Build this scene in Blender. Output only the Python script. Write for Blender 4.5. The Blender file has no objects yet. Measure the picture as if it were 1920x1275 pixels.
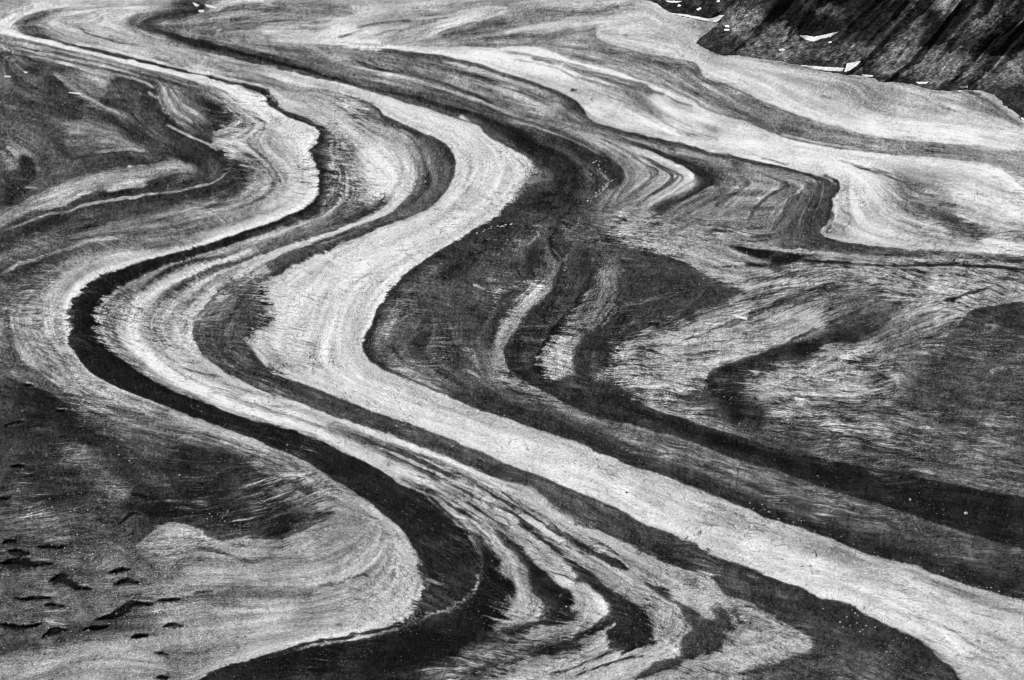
import bpy, math, random
import numpy as np
R = math.radians
rng = np.random.default_rng(7)
random.seed(7)

# ------------------------------------------------------------------ camera
CAM_H = 1100.0                 # metres above the ice, seen from a small plane
PITCH = 22.5                   # degrees below the horizon
HFOV = 34.0
PW, PH = 1920.0, 1275.0        # the photograph's own size, used for survey reading
FPX = PW / 2 / math.tan(R(HFOV / 2))
scene = bpy.context.scene
cam_d = bpy.data.cameras.new('camera')
cam = bpy.data.objects.new('camera', cam_d)
scene.collection.objects.link(cam)
cam.location = (0, 0, CAM_H)
cam.rotation_euler = (R(90 - PITCH), 0, 0)
cam_d.sensor_fit = 'HORIZONTAL'
cam_d.angle = R(HFOV)
cam_d.clip_start = 1.0
cam_d.clip_end = 200000.0
scene.camera = cam

# ------------------------------------------------------------------ world, sun, exposure
SUN_EL, SUN_AZ = 38.0, -62.0   # azimuth measured from +y (view direction), negative = to the left
world = bpy.data.worlds.new('World')
scene.world = world
world.use_nodes = True
nt = world.node_tree
bg = nt.nodes['Background']
sky = nt.nodes.new('ShaderNodeTexSky')
sky.sky_type = 'NISHITA'
sky.sun_disc = False
sky.sun_elevation = R(SUN_EL)
sky.sun_rotation = R(SUN_AZ)
bw = nt.nodes.new('ShaderNodeRGBToBW')       # black-and-white film
nt.links.new(sky.outputs[0], bw.inputs[0])
nt.links.new(bw.outputs[0], bg.inputs[0])
bg.inputs[1].default_value = 0.07
sl = bpy.data.lights.new('sun', 'SUN')
sl.energy = 4.3
sl.angle = R(0.5)
sl.color = (1, 1, 1)
so = bpy.data.objects.new('sun', sl)
scene.collection.objects.link(so)
so.rotation_euler = (R(90 - SUN_EL), 0, R(180 - SUN_AZ))
so.location = (-2000, 2000, 3000)
scene.view_settings.view_transform = 'Standard'
scene.view_settings.look = 'None'
scene.view_settings.exposure = 0.0
scene.view_settings.gamma = 1.0
scene.cycles.filter_width = 1.0

C = scene.collection
SP, CP = math.sin(R(PITCH)), math.cos(R(PITCH))

def y_of_v(v):                 # distance on the ice of a sight line
    dv = (np.asarray(v, float) - PH / 2) / FPX
    return CAM_H * (CP - dv * SP) / (SP + dv * CP)
def ground(u, v, h=0.0):
    y = y_of_v(v); dep = y * CP + CAM_H * SP
    x = (np.asarray(u, float) - PW / 2) * dep / FPX
    s = (CAM_H - h) / CAM_H
    return x * s, y * s, h
def to_uv(x, y, z):
    zz = CAM_H - z
    dep = y * CP + zz * SP
    up = y * SP - zz * CP
    return PW / 2 + x / dep * FPX, PH / 2 - up / dep * FPX

# ------------------------------------------------------------------ survey of the flow bands
VIEW = dict(a=(0, 0, 3.188), b=(400, 0, 3.188), c=(800, 0, 3.188), d=(1200, 0, 2.667),
            e=(0, 300, 3.188), f=(400, 300, 3.188), g=(800, 300, 3.188), h=(1200, 300, 2.55),
            i=(0, 600, 1.888), j=(500, 700, 2.217), k=(1000, 700, 2.218), l=(1400, 700, 2.217),
            q=(850, 300, 3.733), r=(850, 500, 3.733), s=(1180, 440, 3.2), t=(1080, 220, 2.5),
            x=(860, 980, 3.036), y=(1160, 980, 3.036), z=(750, 900, 1.8), p=(0, 0, 1.0))
def P(s):
    """points read off the survey sheets; where two sheets overlap, points that would step backward are dropped"""
    out = []; vw = VIEW['p']; fresh = False
    for tok in s.replace(':', ': ').split():
        if tok.endswith(':'):
            fresh = vw is not VIEW[tok[0]]; vw = VIEW[tok[0]]; continue
        x, y = tok.split(',')
        q = (vw[0] + float(x) / vw[2], vw[1] + float(y) / vw[2])
        if fresh and len(out) > 1:
            a, b = out[-2], out[-1]
            dx, dy = q[0] - b[0], q[1] - b[1]; L = math.hypot(b[0] - a[0], b[1] - a[1]) + 1e-9
            if math.hypot(dx, dy) < 75 and (dx * (b[0] - a[0]) + dy * (b[1] - a[1])) / L < 3: continue
        fresh = False
        out.append(q)
    return np.array(out)
# E: edge of a band, value on the right-hand side of travel, value on the left-hand side
# S: streak, value, half width (photo px).  Values are print greys 0-255 of dry ice or debris, painted cliff and scarp shade included.
EDGES, STREAKS, FIELDS = [], [], []
def E(s, rh, lh): EDGES.append((P(s), rh, lh))
# F: patch of one tone with a soft rim
def F(s, v, soft=2): FIELDS.append((P(s), v, soft))
def S(s, v, w, over=False): STREAKS.append((P(s), v, w, over))

# --- left dark basin
S("a:0,330 0,800 e:0,100", 62, 6)
S("a:40,420 150,520 250,560", 66, 10)
S("a:60,700 250,730 330,800 300,880", 58, 14)
S("a:250,800 350,900 420,980", 55, 12)
S("a:200,960 300,1000 450,960", 66, 8)
S("a:150,330 200,370", 70, 4)
S("a:180,405 370,400 300,420 260,460 340,510 420,580 550,650 700,740 800,800 900,870 1000,900", 46, 8)
S("a:330,440 420,520 520,590 650,650 740,710", 95, 5)
S("a:400,440 480,470 560,520 620,570", 84, 6)
S("a:700,480 650,500 700,550 620,600 700,640 760,660", 56, 6)
S("a:500,430 600,450 640,480 600,520", 118, 5)
S("a:690,570 720,580", 100, 2)
S("a:740,470 800,520 860,600 820,680 900,760 1000,820", 58, 8)
S("a:880,560 930,600 930,660 1000,730 1100,810 1250,880 1330,950 1350,1000 1280,1080 1150,1120 1000,1140", 42, 9)
S("a:1000,880 1100,920 1200,960 1230,1020", 45, 10)
S("a:1400,960 1430,1020 1400,1080 1330,1130", 48, 7)
S("a:880,545 940,590", 160, 1.2)
S("a:990,740 1090,790 1200,840 1290,880", 165, 1.6)
S("a:1250,865 1350,895 1400,935 1390,945", 138, 5)
S("a:1360,960 1370,1010 1310,1075 1200,1110 1050,1145 880,1160 780,1180 650,1200 500,1220", 132, 1.3)
S("a:0,575 100,605 250,640 400,690 490,710", 42, 3)
S("a:250,600 400,650 500,680", 62, 2)
S("a:490,720 560,750 640,780", 95, 3)
S("a:380,740 550,770 700,790 740,830", 88, 4)
S("a:420,840 600,830 740,855 880,900", 108, 3)
S("a:500,880 640,870 780,900", 92, 2)
S("a:560,915 700,893 880,903", 128, 1.8)
S("a:500,950 650,920 850,918 900,930 1000,920", 48, 4)
S("a:1130,1005 1050,985 850,1010 650,1050 500,1090 350,1140 200,1200 50,1265 e:0,350", 136, 5)
S("e:900,100 700,120 500,160 350,215 200,270 0,360", 122, 5)
S("a:1000,960 700,980 500,1020 350,1060 200,1150 50,1230", 52, 5)
S("a:130,930 170,1020 100,1080 40,1180 0,1230", 38, 12)
S("a:0,900 60,960 80,1010", 105, 4)
S("a:90,890 160,920 190,940", 112, 3)
S("a:10,1100 20,1160", 44, 8)
# --- strips under the bright ribbon, far left
S("a:0,285 150,325 300,350 450,395 550,428 640,445 690,465", 165, 1.8)
S("a:0,303 150,340 200,370", 50, 2)
S("a:250,365 420,400 480,410", 78, 2)
S("a:0,212 150,250 300,285 450,325", 110, 2)
S("a:0,250 150,290 350,318 600,370 800,430 950,475 1080,510 1180,545", 62, 1.8)
S("a:0,232 200,280 500,340 700,385 850,430 1000,465 1150,515", 120, 1.5)
S("a:100,305 350,350 600,400 750,440 900,490", 95, 2)
S("a:690,440 800,470 870,495 930,530", 172, 1.2)
S("a:850,480 890,500 930,560", 55, 3)
S("a:1190,540 1185,560 1130,575 1180,590 1260,640 1330,690 1350,720 1300,755 1250,775", [70, 62, 45, 38, 40, 60], [2, 3, 5, 7, 7, 4])
S("a:980,520 1010,620 1060,680 1150,710 1180,740", 124, 9)
S("a:950,560 990,680", 105, 4)
S("a:1140,720 1180,790 1100,770", 70, 4)
S("a:1250,560 1330,600 1420,670 1460,720 1400,770 1300,800", 110, 5)
S("a:1310,750 1350,760 1270,800", 150, 1.5)
S("b:40,560 130,660 240,735 200,795 130,835 170,880 280,950", 158, 3.5)
S("b:80,590 180,660 290,725 310,745 260,790 205,835 220,870 320,960 370,1030 385,1080 370,1130", 92, 1.5)
S("b:330,700 370,750 300,830 330,900 400,950", 175, 5)
S("b:130,900 200,950 300,1030 320,1110 250,1180 150,1220", 104, 8)
S("b:50,1030 120,1000", 46, 5)
S("b:0,1170 100,1140 170,1080", 60, 8)
# --- bright ribbon and fine line upstream
E("a:0,200 120,225 300,272 500,325 700,375 900,415 1050,455 1200,495 1330,540 1400,590 1480,650 1560,715 1594,735 b:400,800", [120, 115, 110, 100, 110, 150, 180], 208)
S("a:20,190 120,215 300,255 500,308 700,355 900,395 1100,440 1300,490 1450,530 1550,570 b:230,580", [200, 215, 205, 205, 210, 228, 225], 2.5)
S("b:0,500 150,550 250,590 300,640 450,735 560,790 590,830 550,890 590,980 615,1060 600,1150 530,1220", [230, 232, 215, 208, 210, 218], 4)
S("a:0,190 15,130 100,80 250,45 400,15 460,0", [200, 210, 200, 190], 5)
S("a:0,110 80,70 200,40", 150, 3)
S("a:0,60 100,40", 165, 3)
S("a:380,62 250,85 190,110 168,145 180,185 230,225", 92, 1.0)
S("a:420,42 320,60 220,82 150,103 113,140 110,175 150,200 260,235 400,270 520,290 700,332 850,373 1000,405 1150,440 1300,475 1450,515 1560,545 b:150,515 280,550", [130, 110, 80, 50, 55, 55, 48, 42, 42, 48, 52, 50], [0.8, 1, 1.4, 1.8, 1.5, 1.6, 2.5, 3.4, 2.8, 1.8, 1.5, 1.6])
S("a:300,215 450,255 700,310 1000,385 1300,455 1594,520 b:200,520 400,580 500,640", 195, 2)
S("a:300,110 290,150 400,220 600,270 900,345", 160, 4)
S("a:370,150 370,195", 130, 2)
S("a:470,130 470,155 520,200 650,235 800,265 850,272", [120, 70, 85, 95, 120], 1.6)
S("a:640,210 760,250", 140, 2)
S("a:600,100 540,150 620,200 800,250 1000,300 1200,345", 185, 3)
S("a:750,90 740,150 830,190", 150, 3)
S("a:1000,330 1300,400 1594,460 b:200,450 400,490 600,525", [150, 125, 120, 115, 110], 2.5)
S("a:900,300 1200,365 1594,430", 165, 3)
S("b:0,360 200,420 350,430 500,480 700,520", 185, 3)
S("a:500,20 800,20 1000,20", 175, 4)
S("a:900,60 700,90", 165, 4)
# --- first black moraine (the S band)
E("b:285,560 310,580 320,620 370,655 450,700 550,735 610,760 640,795 610,850 580,890 585,930 620,1000 638,1080 620,1160 570,1220 f:500,310 400,350 300,385 200,420 100,455 0,490 e:1200,515 900,590 700,660 560,715 500,745 430,850 400,960 415,1080 470,1190 545,1275 i:400,235 500,275 620,320 760,370 880,415 1000,465 1100,510 j:130,345 220,400 300,455 400,520 480,580 570,660 620,740 640,820 645,900 600,990 500,1050 350,1085 200,1110 60,1150 i:980,1175 780,1230 680,1285",
  [225, 215, 210, 215, 218, 212, 212, 208, 200, 190, 175, 160, 135, 128, 150, 175, 190, 190, 185, 165, 150],
  [45, 45, 40, 38, 38, 35, 38, 38, 35, 38, 40, 40, 38, 40, 42, 42, 40, 36, 40])
E("b:330,555 380,600 400,640 480,680 600,728 700,800 690,880 700,960 725,1050 700,1140 670,1200 f:700,240 640,310 560,350 450,390 300,440 150,490 0,540 e:1100,605 1000,630 850,690 720,760 620,830 580,900 570,980 600,1060 650,1140 740,1200 i:440,150 520,203 640,262 760,306 880,346 1000,382 j:0,212 120,240 220,275 330,330 450,390 560,460 640,500 760,600 850,690 885,760",
  [48, 60, 70, 60, 60, 50, 50, 38, 34, 28, 32, 34, 34, 38, 40, 40, 38],
  [190, 170, 130, 110, 110, 130, 150, 150, 120, 105, 105, 125, 150, 185, 195, 200, 160, 110, 110])
S("b:330,565 375,610", 175, 0.8)
S("e:1594,430 1400,490 1100,590 900,640 700,730 600,820 550,900 540,980 570,1060 640,1140 720,1210", 26, 3)
S("b:720,790 760,860 720,900 790,960 830,1040 850,1110 840,1200 f:760,290 640,360 450,430 250,500 100,560 0,590 e:1450,520 1300,560 1150,600 1000,660 900,730 850,770", [100, 105, 110, 100, 100, 110, 120, 95, 80, 70, 85], [3, 4, 2, 2, 2, 1.5, 1.5, 1.5, 2, 3, 4])
S("b:780,1000 800,1060 785,1150 f:770,220 680,320 500,390 300,460 100,520", [180, 175, 165, 150, 150], 1.2)
S("b:740,960 770,1040 760,1130 f:740,240", 85, 3)
S("e:830,740 750,800 670,880 630,950 650,1050 710,1130 780,1190", [105, 95, 100, 110, 125, 140, 140], 6)
S("e:1500,535 1400,575 1200,650 1000,730 870,820 780,900 750,1000 780,1100 900,1200 1000,1275 i:600,200 700,250 800,290 950,345 1100,395", [215, 215, 222, 222, 225, 220, 220, 220, 218, 218], 5)
# --- ice between first and second moraine
S("b:500,620 650,650 800,760 900,850", 188, 6)
S("b:900,900 1000,1000 1050,1100 950,1150", 215, 12)
S("b:450,560 560,620 700,720", 165, 2)
S("b:480,640 560,690", 130, 1.2)
S("f:900,60 1050,120 1000,170", 215, 10)
S("f:1022,190 1020,225 980,280 880,340 750,390 600,430 480,480 350,530 200,590 50,630 0,645 e:1450,590 1300,640 1150,700 1050,760 970,820 930,880", [60, 50, 70, 90, 85, 75, 70, 65, 70, 75, 80, 95], [0.9, 1.4, 1.6, 1.6, 1.6, 1.6, 1.6, 1.8, 1.8, 2.5, 3, 2])
S("f:880,350 700,420 600,450 450,500 300,545", 90, 1.1)
S("f:950,330 800,400 600,470 400,540 200,610 0,690 e:1400,650 1200,740 1100,820 1020,900", 205, 2.5)
S("e:1250,680 1100,780 1180,790", 165, 1.5)
S("e:900,940 880,980 920,1060 980,1130", [150, 125, 125, 160], 4)
S("e:1100,900 1050,1000 1080,1100 1200,1200 1300,1290", 200, 5)
S("e:930,1000 930,1030", 60, 0.8)
S("e:1103,940 1100,1045", 60, 0.8)
S("e:1072,1000 1075,1060", 80, 0.8)
S("i:520,40 550,120 620,180 700,220 800,270 1000,340 1133,385", 165, 1.5)
S("i:600,100 660,160 760,210 900,265 1100,340", 195, 4)
S("i:700,215 850,280 1000,335 1133,375 j:100,160 200,200 330,245 420,295", [140, 110, 90, 90, 70], 0.9)
S("j:0,95 150,135 350,215 500,275 700,345 850,405 1000,475 1130,545 1250,605", 205, 2.5)
S("j:250,225 400,270 520,330 620,380 700,430 800,485 900,535 1000,600 1080,640 1150,695 1250,770 1330,830", [90, 60, 50, 50, 50, 48, 40, 38, 45, 60, 70], [0.9, 1.2, 1.5, 1.8, 2, 2, 2.4, 3.5, 4, 5, 8])
S("j:550,310 650,355 750,410 850,455 950,500 1050,560 1150,610 1250,670 1330,715 k:150,650 220,700 300,760 380,795", [100, 70, 50, 48, 48, 48, 50, 52, 50, 50, 60], [0.8, 1.4, 1.7, 1.8, 1.8, 2, 2.3, 2.6, 3.5, 4, 3])
S("j:620,345 800,410 950,480 1100,550", 110, 0.8)
S("j:0,180 100,200 250,262 400,330 550,400 650,450 780,530 900,610 1000,700 1080,770 1150,820 1200,860", [220, 222, 220, 218, 215, 215, 220, 225, 225, 215, 215, 200], [3, 3, 3, 3, 4, 4, 4, 6, 6, 6, 6, 6])
S("j:300,262 450,330 560,385 640,420 750,490", 190, 1.3)
S("j:0,155 130,185 260,235 420,310 560,380", 120, 0.8)
S("j:450,300 600,365 750,435 900,500 1050,590 1200,680 1330,780 k:100,690 200,770 300,850", [195, 195, 190, 190, 180, 185, 190, 185, 180], 2)
S("j:600,330 800,425 950,490", 180, 1)
S("k:120,610 200,660 300,730 400,790 470,860 560,890", [190, 175, 180, 175, 170, 160], 3)
S("k:200,640 300,690 400,760 500,820 620,880 720,920", 178, 5)
# --- lower fans right of the first moraine
S("j:560,440 680,500 780,560 900,660 980,760 1000,830", [95, 105, 115, 120, 110, 90], [3, 4, 5, 5, 4, 3])
S("j:700,490 800,560 870,640 900,700", 130, 3)
S("j:930,720 980,790 1000,870 980,960 900,1020 800,1080", [40, 34, 30, 32, 32, 30], [3, 6, 9, 11, 12, 12])
S("j:1030,690 1100,780 1150,850 1200,900 1250,950 1230,1020 1150,1060 1050,1100 950,1130", [60, 45, 42, 38, 36, 45, 55, 42, 40], [4, 7, 9, 11, 11, 9, 7, 8, 8])
S("j:1060,800 1060,850 1090,900 1110,960 1080,1010 1020,1040 950,1040", [150, 190, 195, 205, 200, 190, 130], [4, 6, 7, 8, 8, 6, 4])
S("j:885,770 890,850 850,920 780,975 640,1020 500,1075 350,1105 200,1128 80,1160", 118, 1.6)
S("j:700,650 760,760 800,860 760,940 680,990", [40, 40, 46, 60, 60], 12)
S("j:0,1210 300,1200 600,1150 800,1070 900,1000", 30, 16)
S("j:100,1270 400,1270 600,1230 800,1160", [50, 44, 40, 36], 8)
S("j:650,1240 800,1260 950,1240", 85, 8)
S("j:1000,1110 1100,1070 1200,1060 k:50,1090 150,1060", [110, 140, 150, 160, 150], 6)
S("j:1280,880 1300,950 1280,1010 k:150,860 240,940 290,990 270,1040 150,1080", [200, 205, 200, 195, 200, 200, 195, 180], 7)
S("k:310,990 270,1040 200,1080 100,1110 j:1200,1130 1100,1160", [55, 45, 40, 45, 45, 50], 1.5)
S("k:0,1180 100,1150 200,1120 300,1060", [45, 50, 90, 110], 5)
S("j:900,1270 1000,1230 1150,1190 1250,1160 1330,1130 k:300,1080", [120, 130, 150, 150, 150, 140], 6)
S("k:100,740 180,800 260,870 330,930 400,970 440,1010 420,1060 350,1110 200,1170 100,1220 30,1260", [60, 50, 46, 42, 42, 45, 45, 55, 70, 75, 85], [4, 6, 7, 8, 9, 10, 9, 5, 4, 3, 3])
S("k:300,830 400,920 480,980 500,1040 450,1080", [150, 130, 125, 130, 150], 4)
S("k:450,860 530,880 560,930 640,960 700,1000", [60, 45, 48, 60, 70], 5)
S("k:480,950 540,980 580,1020 560,1080 480,1140 350,1200 200,1260", [150, 150, 165, 165, 150, 130, 120], 5)
S("k:730,970 790,990 840,1040 800,1110 740,1160 640,1200 520,1230 400,1275", [60, 42, 40, 46, 45, 50, 60, 70], [4, 6, 8, 8, 7, 6, 5, 5])
S("k:600,960 680,1010 720,1060 680,1100 600,1150", [90, 60, 65, 60, 70], [4, 5, 7, 7, 5])
S("k:600,860 720,900 800,940 880,990", [150, 160, 140, 130], 4)
S("k:900,1000 1000,1040 1000,1100 900,1110 820,1160", 150, 10)
S("k:700,1200 900,1180 1080,1160 l:60,1080", 150, 9)
S("k:600,1270 800,1260 1000,1230", 115, 6)
S("l:30,1180 120,1160 150,1110", 125, 8)
S("l:100,1270 250,1220 350,1190", 75, 5)
# --- second, grey moraine
E("p:360,120 b:0,395 200,435 450,505 700,540 850,585 950,635 1050,700 1200,765 1330,825 1410,890 1440,950 1447,1030 f:1430,120 1380,210 1280,290 1150,350 1000,400 850,470 700,530 550,600 450,650 370,700 310,740 300,800 340,880 350,930 320,1000 230,1020 200,1090 250,1170 300,1230 360,1275 j:150,45 300,102 400,140 600,215 750,270 900,330 1000,375 1150,430 1280,490 k:330,555 450,620 560,660 650,700 750,760 850,790 950,830 1050,870 1109,890 l:100,850 200,900 300,930 400,950 500,1000 600,1050 700,1100 780,1155 840,1210 900,1280",
  [170, 150, 120, 85, 62, 72, 70, 62, 66, 70, 70, 60, 68, 68, 64, 62, 52, 50, 50, 48, 46, 50],
  [185, 195, 195, 210, 212, 210, 205, 210, 210, 205, 200, 200, 205, 205, 215, 205, 210, 215, 205, 210, 215, 205])
S("b:750,570 900,610 980,660 1020,710 1100,740 1250,810 1350,870", [95, 75, 55, 55, 55, 55, 60], 2)
S("b:500,560 650,590 750,640 850,700 950,750", [165, 140, 125, 115, 120], 3)
E("b:1000,770 1120,800 1160,830 1190,890 1212,960 1222,1050 1190,1130 f:1220,100 1190,190 1080,300 950,360 800,420 600,500 450,550 300,620 200,670 100,740 30,780 e:1594,640 1400,740 1300,790 1220,880 1160,960 1140,1040 1180,1130 1250,1200 1330,1275 i:720,130 800,190 900,240 1000,280 1133,330 j:150,130 300,185 450,235 600,290 750,345 850,395 950,430 1050,470 1150,540 1250,600 1330,640 k:250,640 350,690 450,740 520,780 600,805 720,840 800,920 900,955 1000,1010 1109,1080",
  [150, 160, 195, 205, 200, 205, 205, 205, 200, 200, 200, 190, 190, 195, 190, 190, 185, 180, 165, 150, 130, 120],
  [120, 100, 85, 75, 85, 80, 78, 80, 75, 72, 70, 72, 70, 66, 60, 60, 58, 56, 60, 62])
S("b:1300,1000 1330,1100 1280,1170", 82, 8)
S("f:1250,300 1000,370 700,480 400,600 200,720", 92, 3)
S("f:200,780 130,870 80,960 60,1050 100,1150 180,1230", 76, 10)
S("f:100,870 30,940 0,1000", 92, 4)
S("i:900,150 1000,210 1133,265", 62, 6)
S("k:60,470 250,560 400,650 550,720 700,775 900,860 1080,960", 58, 4)
S("l:0,900 300,1020 600,1150 750,1240", 48, 8)
S("l:200,1100 400,1150 600,1240", 66, 12)
S("l:350,1260 500,1270", 72, 6)
# --- great white band
S("b:1000,600 1200,700 1400,790 1500,900 1530,1000 1500,1100", 205, 10)
S("c:200,700 320,800 420,900 460,1000 440,1080", 205, 5)
S("c:430,860 510,950 530,1040 490,1120 420,1200", [150, 170, 180, 195, 205], 1)
S("c:480,900 550,970 570,1030 530,1110", 150, 0.9)
S("c:540,920 600,990 600,1060 560,1130", 140, 1)
S("c:300,1000 250,1100 100,1250 f:1400,250 1200,400 900,500", 215, 12)
S("f:700,640 650,800 600,950 550,1100", 205, 12)
S("f:900,640 700,740 600,820", 220, 8)
S("f:1000,700 900,800 870,950 860,1100 900,1200 j:400,0 600,80 800,150", [205, 190, 195, 205, 200, 190, 185], 4)
S("f:1200,560 1050,640 900,700 800,760", 175, 1)
S("j:300,60 600,160 900,270 1200,400 k:200,380 400,500 600,600 800,680 1000,760", 212, 7)
S("k:150,300 350,400 600,490 800,560 1050,650 l:150,650 300,720 450,770 600,820", [190, 180, 185, 180, 165, 150, 150, 150, 165], 3)
S("l:0,690 200,770 400,850 600,950 760,1040 860,1130 900,1170", [215, 215, 210, 208, 215, 218, 210], 8)
S("l:300,850 600,880 900,980 1150,1080", [200, 185, 195, 195], 7)
S("l:700,850 900,920 1150,990", 165, 4)
S("l:680,1000 800,1045 900,1100 950,1180", [150, 120, 130, 150], 1.5)
S("l:920,990 1000,1010 1070,1025", 100, 1)
S("l:1000,1150 1100,1200 1150,1260", 185, 8)
# --- central dark mass
E("b:0,315 150,345 300,382 500,425 700,485 850,525 1050,580 1150,615 1300,660 1450,710 1594,765 c:150,700 250,750 350,805 430,850 520,900 600,950 640,1000 650,1060 600,1110 540,1170 480,1230 g:430,320 370,370 280,410 230,455 100,520 0,590 f:1180,650 1110,715 1050,780 1010,840 980,900 950,980 910,1045 888,1090 900,1150 950,1210 1060,1275 j:600,35 700,80 800,118 900,158 1000,190 1150,240 1330,300 k:150,275 250,320 330,350 430,395 480,405 600,450 700,490 800,530 900,570 1000,610 1109,640 l:120,600 250,650 400,710 500,750 600,780 700,800 800,840 950,890 1050,920 1160,948 1300,1000",
  [180, 190, 195, 200, 205, 205, 195, 190, 185, 205, 212, 205, 175, 175, 195, 200, 175, 175, 180, 180, 175, 170, 165, 165, 170],
  [75, 75, 75, 75, 80, 75, 60, 45, 42, 40, 48, 55, 75, 60, 48, 52, 52, 55, 50, 40, 42, 46, 46, 48, 45, 45])
S("a:1080,0 1160,20 1210,45 1180,60 1000,90 880,120 865,155 950,190 1100,230 1300,290 1594,365 b:200,330 450,400 700,460 900,510 1150,565 1400,640 1594,700 c:200,660 400,740", [70, 55, 50, 56, 55, 40, 34, 45, 48, 45, 42, 42, 40, 42, 45, 45, 42, 42, 42, 40], [.6, .8, 1, .8, 1.2, 3, 5, 4, 3, 3, 3, 3, 3.5, 3.5, 3, 3, 3, 3.5, 4, 6])
S("a:820,120 790,155 850,190", 95, 3)
S("b:50,260 250,310 450,360 600,400", [80, 62, 65, 85], 1.5)
S("b:0,310 400,405 700,480", 62, 2)
S("c:400,740 550,830 700,920 800,960 g:850,60 850,150 800,230 700,240 600,250", [38, 36, 34, 34, 34, 34, 36, 38, 36], 10)
S("g:600,300 500,330 420,380", 38, 8)
S("c:650,830 800,880 920,960", 62, 4)
S("c:620,770 760,810 880,860 980,920 1080,980 1150,1040 1170,1080 1120,1105 1060,1110", [75, 55, 45, 38, 38, 36, 34, 36, 50], [2, 3, 4, 5, 6, 6, 6, 5, 4])
S("c:900,960 980,1010 1010,1060 990,1110", [68, 60, 45, 50], 3)
S("c:700,770 900,850 1050,930", 85, 1.2)
S("g:950,60 1000,80 1050,110", 70, 4)
S("g:700,500 600,400 550,450", 60, 6)
S("g:700,400 600,480 560,560", 84, 3)
S("g:300,500 200,600 100,700", 48, 10)
S("g:400,560 350,650 250,750", 62, 10)
S("g:650,520 620,600 650,700", 48, 6)
S("g:500,560 480,680 560,740", 66, 6)
S("g:60,750 200,740 320,770", 68, 6)
S("g:50,900 100,1000 150,1100 250,1200", 66, 10)
S("g:300,850 250,950 220,1050", 52, 8)
S("g:460,780 400,900 340,1020", 84, 2)
S("g:500,830 430,900 380,1010 360,1120", 50, 6)
S("g:300,1130 320,1200 350,1270", 78, 3)
S("f:1110,760 1020,850 960,980 925,1050 905,1130 950,1210", 50, 2.5)
S("f:1110,880 1050,980 1000,1060 990,1130 1040,1200 1130,1270 j:650,30 750,80", [88, 92, 86, 88, 96, 104, 98, 80], 6)
S("f:1250,800 1300,950 1200,1100", 66, 10)
S("f:1350,700 1500,650 1560,580", 48, 10)
S("f:1150,760 1250,700 1350,620", 74, 3)
S("j:800,60 950,120 1150,190 k:100,210 300,300 420,350", [60, 52, 50, 46, 44, 42], 5)
S("j:1000,100 1200,170 k:150,200", 60, 3)
S("k:450,360 600,430 800,510 1000,580 l:200,620 500,720 800,810 1000,870", [40, 42, 42, 40, 38, 42, 42, 42], 4)
S("k:350,262 500,315 650,365 800,430 1000,510 l:200,550 450,620 700,680 900,740 1100,800", [90, 92, 88, 80, 72, 66, 62, 62, 64, 60], 6)
S("k:500,288 650,325 800,375 950,425 1109,475 l:200,490 350,522 500,568 650,615 800,665 1000,730 1150,770", [90, 100, 95, 92, 85, 88, 85, 80, 76, 78, 76, 74], 4)
# pale strip and dark ribbon through the centre
S("g:850,560 770,700 720,750 650,810 560,900 500,980 450,1060 430,1120 440,1200 480,1270 k:60,105 140,150 230,185 330,215", [70, 95, 140, 150, 150, 155, 150, 130, 110, 110, 120, 125, 110, 95], [2, 2.5, 3, 3.5, 3.5, 3.5, 4, 4, 3, 2.5, 2.5, 2.5, 3, 4])
E("g:750,510 800,590 790,650 740,740 640,850 540,990 475,1090 462,1160 500,1275 k:60,85 140,130 250,175 400,215 550,255 700,300 850,360 1000,400 1109,440 l:100,410 200,440 350,485 500,530 650,575 800,625 950,675 1160,735",
  [80, 90, 130, 140, 130, 100, 95, 95, 95, 80, 85, 85, 85, 85, 80, 75],
  [45, 36, 34, 36, 38, 38, 36, 40, 36, 32, 30, 28, 28, 30, 32, 34])
E("g:930,560 985,570 1008,620 1000,700 960,800 900,900 830,990 730,1080 690,1150 680,1230 700,1290 k:100,0 220,40 330,70 450,130 560,165 700,215 850,255 1000,310 1109,345 l:150,300 250,340 450,382 600,402 750,442 900,465 1000,492 1160,520 1300,550",
  [42, 42, 46, 50, 46, 42, 48, 46, 44, 40, 36, 32, 30, 30, 32, 36],
  [55, 75, 105, 110, 105, 115, 125, 110, 85, 70, 75, 60, 62, 80, 85, 85])
S("g:940,780 870,880 800,970 720,1050", 30, 2)
S("g:880,640 840,760", 52, 3)
S("g:860,760 780,870 760,1000", 56, 4)
S("g:600,1080 620,1180", 56, 6)
S("g:1040,640 1120,700 1140,740", 110, 4)
S("g:1060,830 1000,920 960,980", 98, 8)
S("g:880,1010 820,1080 790,1160 780,1260", [110, 135, 140, 130], 10)
S("g:1170,780 1120,880 1050,970 1080,1040 980,1070 920,1130 900,1200 890,1270", [36, 34, 42, 38, 34, 32, 38, 36], [4, 4, 5, 8, 9, 8, 6, 5])
S("g:1130,850 1060,930 1030,990", 105, 1.4)
S("g:1100,1060 1050,1150 1050,1250", [56, 60, 50], 9)
E("g:1020,500 1100,490 1200,530 1300,545 1400,565 1500,600 h:60,442 130,460 200,482 260,520 330,570 470,615", [62, 55, 48, 42, 42, 42, 50, 62, 80], [80, 90, 115, 130, 130, 135, 135, 125, 110])
E("g:1130,1140 1250,1050 1330,1000 1450,970 1594,920 h:60,810 150,790 230,745 300,705 400,670 480,640", [120, 115, 105, 110, 125, 115, 105, 100], [48, 42, 40, 38, 42, 48, 52, 75])
S("g:1200,650 1200,750 1300,740", 54, 8)
S("g:1594,770 1450,810 1300,850 1180,970", [70, 85, 75, 55], 2)
S("h:60,560 200,560 300,620 250,680", 44, 10)
S("g:1300,960 1400,1000", 25, 1.5)
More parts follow.
